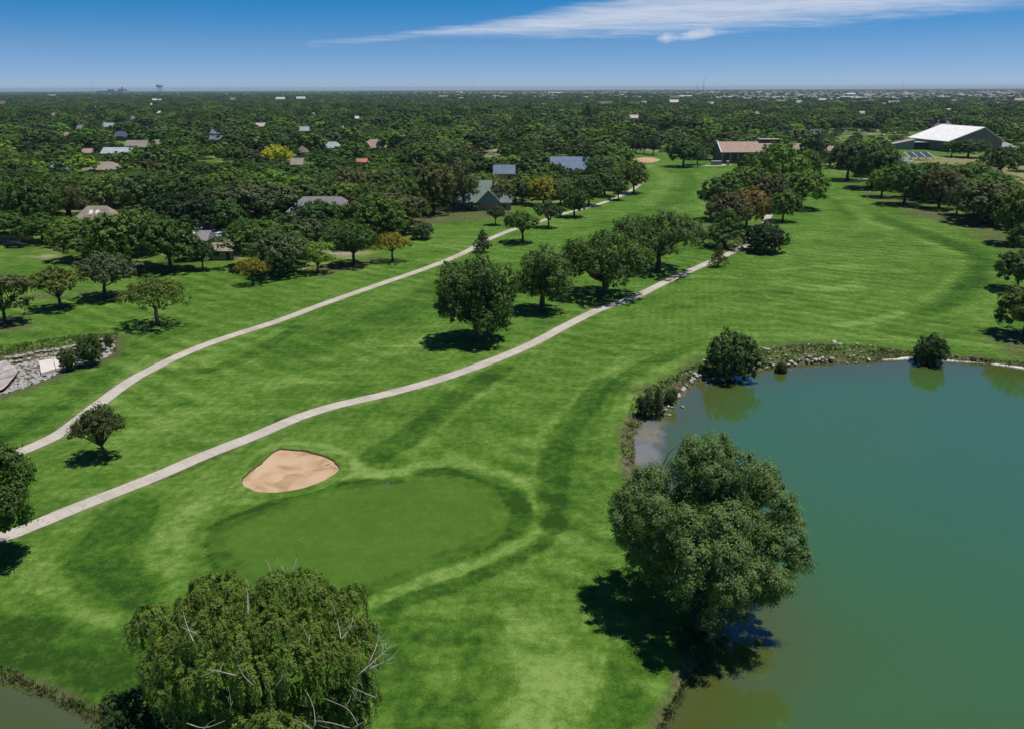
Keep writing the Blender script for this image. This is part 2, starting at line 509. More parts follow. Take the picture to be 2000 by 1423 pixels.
st1 = t.n('ShaderNodeTexWave', {'Vector': t.n('ShaderNodeMapping', {'Vector': P, 'Rotation': (0, 0, R(-52))}).outputs[0], 'Scale': 0.07, 'Distortion': 2.5, 'Detail': 2, 'Detail Scale': 0.4}).outputs['Fac']
st2 = t.n('ShaderNodeTexWave', {'Vector': t.n('ShaderNodeMapping', {'Vector': P, 'Rotation': (0, 0, R(12))}).outputs[0], 'Scale': 0.19, 'Distortion': 1.6, 'Detail': 2, 'Detail Scale': 0.5}).outputs['Fac']
stm = t.smooth(t.noise(P, 0.02, 2), 0.42, 0.62)
g = t.math('ADD', g, t.math('MULTIPLY', t.math('MULTIPLY', t.math('SUBTRACT', st1, 0.5), stm), 0.19))
g = t.math('ADD', g, t.math('MULTIPLY', t.math('MULTIPLY', t.math('SUBTRACT', st2, 0.5), t.math('SUBTRACT', 1.0, stm)), 0.06))
g = t.math('MULTIPLY', g, var)
g = t.math('ADD', g, t.math('MULTIPLY', t.math('SUBTRACT', n4, 0.5), 0.8))
g = t.math('ADD', g, t.math('MULTIPLY', t.math('SUBTRACT', sa.outputs[0], 0.5), 0.84))
g = t.math('SUBTRACT', g, t.math('MULTIPLY', put_, 0.10))
g = t.math('ADD', g, 0.50)
grass = t.ramp(g, [(0.04, (0.022, 0.064, 0.007)), (0.38, (0.057, 0.134, 0.014)), (0.60, (0.098, 0.187, 0.027)), (0.98, (0.200, 0.303, 0.076))])
grass = t.mix(t.math('MULTIPLY', put_, 0.5), grass, (0.076, 0.150, 0.020))
dryc = t.ramp(n3, [(0.3, (0.22, 0.20, 0.085)), (0.7, (0.36, 0.30, 0.16))])
dfac = t.math('MULTIPLY', sa.outputs[1], t.smooth(t.math('ADD', n2, t.math('MULTIPLY', n3, 0.4)), 0.35, 0.8), True)
c = t.mix(dfac, grass, dryc)
roughc = t.ramp(t.noise(P, 1.6, 4, 0.7), [(0.3, (0.03, 0.055, 0.014)), (0.5, (0.075, 0.11, 0.03)), (0.68, (0.17, 0.15, 0.075))])
c = t.mix(t.math('MULTIPLY', sb.outputs[1], 0.85), c, roughc)
woodc = t.ramp(t.noise(P, 0.05, 5, 0.65), [(0.36, (0.03, 0.055, 0.012)), (0.47, (0.07, 0.13, 0.02)), (0.55, (0.13, 0.19, 0.03)), (0.62, (0.28, 0.25, 0.18)), (0.7, (0.36, 0.33, 0.29))])
c = t.mix(sb.outputs[0], c, woodc)
soil = t.ramp(t.noise(P, 1.3, 5, 0.7), [(0.3, (0.035, 0.028, 0.018)), (0.55, (0.13, 0.10, 0.065)), (0.75, (0.28, 0.23, 0.16))])
soilf = t.math('MULTIPLY', sa.outputs[2], t.smooth(t.noise(P, 0.8, 4, 0.65), 0.3, 0.58), True)
c = t.mix(soilf, c, soil)
bh = t.math('ADD', t.math('MULTIPLY', n3, 0.5), t.math('MULTIPLY', n4, 0.5))
t.bsdf(c, 0.95, bh, 0.35, 0.25, 0.1)
TURF = t.m
me.materials.append(t.m)
tag(link('ground', me), 'mown green turf of a golf course with dirt banks', kind='structure')


def ground_z(x, y):
    return float(terrain(np.array([[x, y]]))[0])


# ------------------------------------------------------------------ cart paths and roads
def path_obj(name, V, Q, m, line, label):
    me = np_mesh(name, V, Q, mats=[m])
    al = np.concatenate([[0], np.cumsum(np.linalg.norm(np.diff(line, axis=0), axis=1))])
    a = me.attributes.new('along', 'FLOAT', 'POINT'); a.data.foreach_set('value', np.repeat(al, 5).astype(np.float32))
    return tag(link(name, me), label, kind='structure')


def ribbon(name, line, w, m, label, z=0.05, edge=0.12, thick=0.06, wob=0.06):
    tg = np.gradient(line, axis=0); tg /= np.linalg.norm(tg, axis=1)[:, None]
    nr = np.stack([-tg[:, 1], tg[:, 0]], 1)
    n = len(line)
    j = (rng.random((n, 2)) - 0.5) * wob
    rows = []
    for s, dz in ((-1, -thick - 0.3), (-1, 0), (0, 0.015), (1, 0), (1, -thick - 0.3)):
        k = w / 2 + (j[:, 0] if s < 0 else j[:, 1])
        rows.append(np.column_stack([line + nr * (s * k)[:, None], np.full(n, z + dz)]))
    V = np.stack(rows, 1).reshape(-1, 3)
    Q = [(a * 5 + b, a * 5 + b + 1, a * 5 + 6 + b, a * 5 + 5 + b) for a in range(n - 1) for b in range(4)]
    Q = [q[::-1] for q in Q]
    return path_obj(name, V, Q, m, line, label)


t = NT('path_concrete')
P = t.pos()
f1, f2 = t.noise(P, 0.25, 4, 0.6), t.noise(P, 3.5, 4, 0.7)
f = t.math('ADD', t.math('MULTIPLY', f1, 0.6), t.math('MULTIPLY', f2, 0.4))
c = t.ramp(f, [(0.3, (0.36, 0.32, 0.27)), (0.52, (0.50, 0.455, 0.395)), (0.72, (0.58, 0.535, 0.475))])
al = t.attr('along').outputs['Fac']
jt = t.smooth(t.math('ABSOLUTE', t.math('SUBTRACT', t.math('FRACT', t.math('DIVIDE', al, 3.6)), 0.5)), 0.482, 0.495)
sl_ = t.n('ShaderNodeTexWhiteNoise', {'W': t.math('FLOOR', t.math('ADD', t.math('DIVIDE', al, 3.6), 0.5))}, noise_dimensions='1D').outputs['Value']
c = t.mix(1.0, c, t.ramp(sl_, [(0.0, (0.9, 0.9, 0.9)), (1.0, (1.06, 1.05, 1.04))]), 'MULTIPLY')
cr = t.n('ShaderNodeTexVoronoi', {'Vector': P, 'Scale': 0.35}, feature='DISTANCE_TO_EDGE').outputs['Distance']
c = t.mix(t.math('MULTIPLY', t.smooth(cr, 0.012, 0.004), t.smooth(f1, 0.5, 0.6)), c, (0.2, 0.17, 0.14))
c = t.mix(t.math('MULTIPLY', jt, 0.55), c, (0.22, 0.19, 0.16))
t.bsdf(c, 0.9, f2, 0.2, 0.03, 0.2)
PATHM = t.m
ribbon('cart_path', PATH_A, 2.3, PATHM, 'pale concrete cart path along the tree line')
ribbon('cart_path', PATH_B, 2.35, PATHM, 'pale concrete cart path past the sand bunker and the big elms')
t = NT('asphalt')
f = t.noise(t.pos(), 0.3, 5, 0.6)
t.bsdf(t.ramp(f, [(0.3, (0.13, 0.125, 0.12)), (0.7, (0.24, 0.23, 0.22))]), 0.9)
ROADM = t.m
ribbon('road', resample(GP([(1180, 291), (1240, 292), (1300, 297), (1345, 296), (1400, 296)]), 6), 11, ROADM, 'grey street behind the far bunker', 0.06)
ribbon('road', resample(GP([(900, 296), (960, 302), (1010, 305), (1050, 301)]), 6), 9, ROADM, 'grey street among the houses', 0.06)
ribbon('road', resample(GP([(360, 425), (390, 440), (430, 460), (460, 470)]), 3), 9, ROADM, 'grey parking lane among the trees', 0.06)
ribbon('path', resample(GP([(1352, 322), (1390, 324), (1425, 322)]), 3), 6, PATHM, 'pale concrete apron in front of the clubhouse', 0.07)

# ------------------------------------------------------------------ water
def water(name, poly, label, m):
    lo, hi = poly.min(0) - 3, poly.max(0) + 3
    gx, gy = np.arange(lo[0], hi[0], 0.8), np.arange(lo[1], hi[1], 0.8)
    A, B = np.meshgrid(gx, gy)
    W = np.stack([A.ravel(), B.ravel()], 1)
    d = sdf(W, poly, 14)
    i = np.arange(len(W)).reshape(len(gy), len(gx))
    q = np.stack([i[:-1, :-1], i[:-1, 1:], i[1:, 1:], i[1:, :-1]], -1).reshape(-1, 4)
    q = q[(d[q] < 1.6).any(1)]
    use = np.unique(q); re = np.full(len(W), -1); re[use] = np.arange(len(use))
    me = np_mesh(name, np.column_stack([W[use], np.full(len(use), WATER)]), re[q], mats=[m], smooth=True)
    a = me.attributes.new('depth', 'FLOAT', 'POINT')
    a.data.foreach_set('value', (-d[use]).astype(np.float32))
    return tag(link(name, me), label, kind='structure')


t = NT('pond_water')
P = t.pos()
dp = t.attr('depth').outputs['Fac']
n1 = t.noise(P, 0.12, 4, 0.6)
dd_ = t.math('ADD', dp, t.math('MULTIPLY', t.math('SUBTRACT', n1, 0.5), 4.0))
shal = t.ramp(t.noise(P, 0.5, 4, 0.6), [(0.35, (0.17, 0.17, 0.15)), (0.6, (0.24, 0.225, 0.19)), (0.75, (0.17, 0.12, 0.05))])
body = t.ramp(t.noise(P, 0.02, 2), [(0.35, (0.046, 0.134, 0.044)), (0.65, (0.058, 0.130, 0.032))])
body = t.mix(t.smooth(dd_, 0.5, 12.0), (0.078, 0.098, 0.022), body)
SPOT = G(1250, 862, WATER)
spot = t.n('ShaderNodeVectorMath', {0: P, 1: tuple(SPOT)}, operation='DISTANCE').outputs['Value']
pale = t.smooth(spot, 11.0, 5.0)
mud = t.mix(pale, (0.080, 0.102, 0.032), shal)
c = t.mix(t.smooth(t.math('SUBTRACT', dd_, t.math('MULTIPLY', pale, 2.2)), -0.2, 1.9), mud, body)
rip = t.math('ADD', t.noise(P, 2.2, 3, 0.6), t.math('MULTIPLY', t.noise(P, 0.35, 2), 1.5))
t.bsdf(c, 0.03, rip, 0.018, 0.3, 0.9, IOR=1.9)
WATERM = t.m
water('pond_water', POND, 'teal green pond water', WATERM)
water('pond_water', POND2, 'murky olive pond water in the lower left corner', WATERM)


# ------------------------------------------------------------------ sand bunkers
def flat_fill(poly, zedge, sag, step):
    from mathutils.geometry import delaunay_2d_cdt
    lo, hi = poly.min(0), poly.max(0)
    A, B = np.meshgrid(np.arange(lo[0], hi[0], step), np.arange(lo[1], hi[1], step))
    W = np.stack([A.ravel(), B.ravel()], 1) + (rng.random((A.size, 2)) - .5) * step * .4
    W = W[sdf(W, poly) < -step * 0.5]
    n = len(poly)
    pts = [Vector(p) for p in np.vstack([poly, W])]
    vs, _, fs, _, _, _ = delaunay_2d_cdt(pts, [(i, (i + 1) % n) for i in range(n)], [], 1, 1e-5)
    V2 = np.array([(v.x, v.y) for v in vs])
    d = -sdf(V2, poly)
    z = zedge - sag * sstep(0, np.max(d) * 0.9, d)
    z += (vnoise(V2, 0.7, 51) - 0.5) * 0.12 * sstep(0, 0.8, d)
    T = [tuple(f) for f in fs if len(f) == 3]
    return np.column_stack([V2, z]), T


def lip(poly, prof, name, parent=None):
    tg = np.roll(poly, -1, 0) - np.roll(poly, 1, 0); tg /= np.linalg.norm(tg, axis=1)[:, None]
    nr = np.stack([tg[:, 1], -tg[:, 0]], 1)
    if inside((poly + nr * 0.05)[:1], poly)[0]: nr = -nr
    n, k = len(poly), len(prof)
    jit = (vnoise(poly, 1.3, 5) - 0.5) * 0.25
    V = np.stack([np.column_stack([poly + nr * (o + jit * (abs(o) < 0.5))[:, None], np.full(n, z) + jit * 0.3 * (z > 0.1)]) for o, z in prof], 1).reshape(-1, 3)
    Q = [(a * k + b, a * k + b + 1, ((a + 1) % n) * k + b + 1, ((a + 1) % n) * k + b) for a in range(n) for b in range(k - 1)]
    me = np_mesh(name, V, Q, mats=[TURF, EDGE], mat_idx=[0 if b < k - 3 else 1 for a in range(n) for b in range(k - 1)], smooth=True)
    for nm, dat in (('mask_a', (0.56, 0, 0, 0)), ('mask_b', (0, 0, 0, 0))):
        a = me.attributes.new(nm, 'FLOAT_COLOR', 'POINT'); a.data.foreach_set('color', np.tile(np.array(dat, np.float32), len(V)))
    return link(name, me, parent)


EDGE = simple_mat('bunker_edge', (0.10, 0.085, 0.04), 0.95, 3, 0.4)
t = NT('sand')
P = t.pos()
f1, f2 = t.noise(P, 0.32, 3, 0.5, 0.8), t.noise(P, 6, 4, 0.7)
wv = t.n('ShaderNodeTexWave', {'Vector': P, 'Scale': 2.2, 'Distortion': 6, 'Detail': 2}).outputs['Fac']
c = t.ramp(f1, [(0.36, (0.37, 0.235, 0.125)), (0.5, (0.49, 0.335, 0.205)), (0.62, (0.54, 0.385, 0.255))])
t.bsdf(c, 0.95, t.math('ADD', t.math('MULTIPLY', f2, 0.5), t.math('MULTIPLY', wv, 0.5)), 0.25, 0.06, 0.15)
SANDM = t.m

def bunker(poly, step, label, s=1.0, z0=0.0):
    V, T = flat_fill(poly, -0.10 * s, 0.25 * s, step)
    V[:, 2] += z0
    o = link('sand_bunker', np_mesh('sand', V, T=T, mats=[SANDM], smooth=True))
    tag(o, label, 'bunker')
    lip(poly, [(1.7, -0.06), (0.8, 0.10 * s), (0.25, 0.17 * s), (0.0, 0.13 * s), (-0.08, 0.0), (-0.2, -0.4 * s)], 'grass_lip', o)


bunker(BUNKER, 0.5, 'pale tan sand bunker beside the putting green')
bunker(FAR_BUNKER, 1.5, 'small distant tan sand bunker below the far street', 0.5, 0.3)
# ------------------------------------------------------------------ trees
def unit(v): return v / (np.linalg.norm(v, axis=-1, keepdims=True) + 1e-9)


def sphere_dirs(n, r, zmin=-1.0):
    k = np.arange(n) + 0.5
    z = zmin + (1 - zmin) * k / n
    z = np.clip(z + (r.random(n) - .5) * 0.1, -1, 1)
    a = k * 2.399963 + (r.random(n) - .5) * 0.7
    q = np.sqrt(1 - z * z)
    return np.stack([q * np.cos(a), q * np.sin(a), z], 1)


def leaves_mesh(name, C, N, L, W, r, along=None):
    """diamond shaped leaf blades at C facing N"""
    n = len(C)
    N = unit(N)
    ref = unit(r.normal(size=(n, 3))) if along is None else unit(along + 0.25 * r.normal(size=(n, 3)))
    u = unit(ref - N * (ref * N).sum(1, keepdims=True))
    v = np.cross(N, u)
    L = (L * (0.65 + 0.7 * r.random(n)))[:, None]; W = (W * (0.65 + 0.7 * r.random(n)))[:, None]
    V = np.stack([C - u * L, C + v * W + N * 0.12 * W, C + u * L, C - v * W + N * 0.12 * W], 1).reshape(-1, 3)
    return np_mesh(name, V, np.arange(4 * n).reshape(n, 4), mats=[M['leaf']])


def lobes_for(style, r):
    """foliage masses of a 10 m tall, about 10 m wide tree: list of (centre, radii)"""
    out = []
    if style == 'oak':
        for k in range(13):
            a = k * 2.4 + r.random() * 0.7
            q = 3.3 * math.sqrt(r.random() * 0.8 + 0.15); z = 4.6 + 3.4 * r.random() * (1 - (q / 4.6) ** 2) + (0.6 if k < 4 else 0)
            s = 1.15 + 0.75 * r.random()
            out.append(((1.12 * q * math.cos(a), 1.12 * q * math.sin(a), z), (s * 1.15, s * 1.15, s * 0.88)))
        out.append(((0.3, 0, 7.7), (1.9, 1.8, 1.7)))
    elif style == 'round':
        for k in range(15):
            a = k * 2.4 + r.random() * 0.7; f = (k + 0.5) / 15; zz = -0.75 + 1.7 * f
            q = 3.0 * math.sqrt(max(0.03, 1 - zz * zz * 0.95)) * (0.8 + 0.3 * r.random()); z = 5.5 + 2.75 * zz
            s = 1.5 + 0.7 * r.random()
            out.append(((q * math.cos(a), q * math.sin(a), z), (s * 1.1, s * 1.1, s * 0.95)))
        out.append(((0, 0, 6.2), (2.8, 2.8, 2.6)))
    elif style == 'elm':
        for k in range(17):
            a = k * 2.4 + r.random() * 0.8; z = 2.9 + 5.9 * (k + 0.5) / 17
            q = (3.5 if z < 6.3 else 3.5 * math.sqrt(max(0.05, 1 - ((z - 6.3) / 3.6) ** 2))) * (0.55 + 0.5 * r.random())
            s = 1.15 + 0.7 * r.random()
            out.append(((q * math.cos(a), q * math.sin(a), z), (s * 1.1, s * 1.1, s)))
        out.append(((0, 0, 6.4), (2.3, 2.3, 2.2)))
    elif style == 'umbrella':
        for k in range(15):
            a = k * 2.4 + r.random() * 0.6
            q = 4.2 * math.sqrt((k + 0.6) / 15); z = 7.9 - 0.19 * q * q * (0.8 + 0.4 * r.random())
            s = 1.1 + 0.5 * r.random()
            out.append(((q * math.cos(a), q * math.sin(a), z), (s * 1.2, s * 1.2, s * 0.8)))
    elif style == 'conifer':
        for k in range(16):
            f = (k + 0.5) / 16; z = 1.4 + 8.2 * f; q = 2.6 * (1 - f) ** 0.8 * (0.5 + 0.35 * r.random()); a = k * 2.4
            s = 0.6 + 1.5 * (1 - f)
            out.append(((q * math.cos(a), q * math.sin(a), z), (s, s, s * 0.75)))
    elif style == 'shrub':
        for k in range(17):
            a = k * 2.4 + r.random(); f = (k + 0.5) / 17; zz = -0.9 + 1.85 * f
            q = 3.1 * math.sqrt(max(0.03, 1 - zz * zz * 0.8)) * (0.85 + 0.25 * r.random()); s = 1.45 + 0.55 * r.random()
            out.append(((q * math.cos(a), q * math.sin(a), 4.9 + 3.5 * zz), (s, s, s)))
        out.append(((0, 0, 4.8), (2.9, 2.9, 3.6)))
    elif style == 'open':
        for k in range(12):
            a = k * 2.4 + r.random(); z = 3.6 + 5.3 * r.random()
            q = 3.6 * math.sqrt(max(0.05, 1 - ((z - 5.8) / 4.2) ** 2)) * (0.35 + 0.65 * r.random())
            s = 1.0 + 0.65 * r.random()
            out.append(((q * math.cos(a), q * math.sin(a), z), (s * 1.2, s * 1.2, s * 0.85)))
    return [(np.array(c), np.array(q)) for c, q in out]


def foliage(lobes, r, n_leaf, sub_r=0.42, zmin=-0.65, spread=0.62, droop=0.0, dens=30, nr=0.36):
    """leaf positions and normals: twig tufts over every foliage mass"""
    area = np.array([q[0] * q[1] for _, q in lobes]); area = area / area.sum()
    Cs, Ns = [], []
    for (c, q), w in zip(lobes, area):
        nl = int(n_leaf * w)
        ns = max(5, nl // dens)
        d = sphere_dirs(ns, r, zmin)
        rad = 0.70 + 0.42 * r.random((ns, 1))
        sub = c + q * d * rad
        s = sub_r * (0.6 + 0.8 * r.random((ns, 1)))
        # drop tufts buried deep in a neighbouring mass
        keep = np.ones(ns, bool)
        for c2, q2 in lobes:
            if c2 is c: continue
            keep &= (((sub - c2) / q2) ** 2).sum(1) > 0.34
        sub, d, s = sub[keep], d[keep], s[keep]
        if not len(sub): continue
        k = r.integers(0, len(sub), nl)
        off = r.normal(size=(nl, 3)) * s[k] * spread
        off[:, 2] -= droop * np.abs(r.normal(size=nl)) * s[k][:, 0]
        Cs.append(sub[k] + off)
        Ns.append(0.9 * d[k] + 0.7 * unit(off) + np.array([0, 0, 0.3]) + nr * r.normal(size=(nl, 3)))
    return np.vstack(Cs), np.vstack(Ns)


def bend(p, q, r, n=5, sag=0.12):
    """slightly crooked branch from p to q"""
    t = np.linspace(0, 1, n)[:, None]
    L = np.linalg.norm(q - p)
    w = r.normal(size=3) * L * sag
    return p + (q - p) * t + w * np.sin(math.pi * t) + np.array([0, 0, 0.08 * L]) * np.sin(math.pi * t)


def trunk_mesh(name, lobes, r, fork=0.3, tr=0.32, top=10.0, lean=(0, 0), n=7, stems=1):
    m = MB()
    for st in range(stems):
        b0 = np.array([0, 0, -0.35]) if stems == 1 else np.array([0.35 * math.cos(st * 2.4), 0.35 * math.sin(st * 2.4), -0.35])
        f = np.array([lean[0] + (0 if stems == 1 else 0.9 * math.cos(st * 2.4)), lean[1] + (0 if stems == 1 else 0.9 * math.sin(st * 2.4)), fork * top])
        pts = bend(b0, f, r, 6, 0.04)
        m.tube(pts, np.linspace(tr * 1.25, tr * 0.72, 6) * np.array([1.25, 1, 1, 1, 1, 1]), n)
        order = sorted(range(len(lobes)), key=lambda i: lobes[i][0][2])
        for k, i in enumerate(order):
            if stems > 1 and k % stems != st: continue
            c, q = lobes[i]
            end = c + np.array([0, 0, q[2] * 0.3])
            L = np.linalg.norm(end - f)
            br = tr * (0.34 + 0.16 * r.random())
            p = bend(f - np.array([0, 0, 0.12 * r.random() * fork * top]), end, r, 6, 0.1)
            m.tube(p, np.linspace(br, br * 0.25, 6), 5)
            for e in range(2):
                tip = end + q * unit(r.normal(size=3)) * 0.8
                m.tube(bend(p[3 + e], tip, r, 4), np.linspace(br * 0.4, br * 0.1, 4), 4)
    return m.mesh(name, [M['bark']], True)


PROTO = {}
SPEC = {'round': (6, 7500, 0.27, 0.16), 'oak': (5, 6500, 0.26, 0.15), 'elm': (4, 6500, 0.25, 0.15), 'umbrella': (2, 5200, 0.2, 0.11), 'conifer': (2, 5200, 0.22, 0.09),
        'shrub': (3, 10000, 0.24, 0.14), 'open': (2, 4200, 0.24, 0.13)}
for st, (cnt, nl, L, W) in SPEC.items():
    PROTO[st] = []
    for k in range(cnt):
        r = np.random.default_rng(100 + 17 * k + len(st) * 1000)
        lb = lobes_for(st, r)
        C, N = foliage(lb, r, nl, 0.4 if st != 'conifer' else 0.3, nr=0.22 if st == 'round' else 0.33)
        hw = np.percentile(np.abs(C[:, :2]), 97); top = np.percentile(C[:, 2], 99.7)
        PROTO[st].append((leaves_mesh('crown_leaves', C, N, L, W, r),
                          trunk_mesh('trunk_bark', lb, r, {'shrub': 0.08, 'conifer': 0.5, 'umbrella': 0.33, 'open': 0.26}.get(st, 0.27), {'shrub': 0.2, 'conifer': 0.2, 'open': 0.24}.get(st, 0.3)), hw, top))

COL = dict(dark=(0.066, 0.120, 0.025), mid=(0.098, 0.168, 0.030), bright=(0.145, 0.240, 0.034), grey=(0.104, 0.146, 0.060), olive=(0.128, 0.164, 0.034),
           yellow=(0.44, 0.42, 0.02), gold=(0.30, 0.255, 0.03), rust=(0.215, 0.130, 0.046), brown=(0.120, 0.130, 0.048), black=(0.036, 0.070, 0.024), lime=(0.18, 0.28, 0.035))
CAT = {'conifer': 'conifer', 'shrub': 'shrub', 'stub': 'shrub'}
NAME = {'conifer': 'conifer_tree', 'shrub': 'round_shrub', 'umbrella': 'mesquite_tree', 'oak': 'oak_tree', 'round': 'broadleaf_tree', 'elm': 'elm_tree', 'open': 'open_tree'}
TREES = []            # (x, y, radius, height)


def plant(x, y, h, w, style, color, label, group=None, z=None, jitter=True):
    ps = PROTO[style]
    crown, trunk, hw, top = ps[random.randrange(len(ps))]
    z = ground_z(x, y) if z is None else z
    o = thing(NAME[style], label, 'shrub' if style == 'shrub' else 'tree', (x, y, z), random.uniform(0, 6.28), group)
    o.scale = (w / (2 * hw),) * 2 + (h / top,)
    q_ = np.random.default_rng(int(abs(x * 31 + y * 7)))
    c = np.array(color) * (q_.uniform(0.72, 1.32) if group else q_.uniform(0.92, 1.1)) * q_.uniform(0.92, 1.08, 3)
    link('crown', crown, o, color=c)
    link('trunk', trunk, o)
    TREES.append((x, y, w / 2, h))
    return o


def at(bx, by, ty, wpx, style, tint, label, group=None):
    """tree whose trunk meets the ground at pixel (bx, by), crown top at row ty, wpx wide"""
    p = G(bx, by)
    h = height_at(p, ty); w = wpx / ppm(p, h * 0.6)
    return plant(p[0], p[1], h, w, style, COL[tint] if isinstance(tint, str) else tint, label, group)


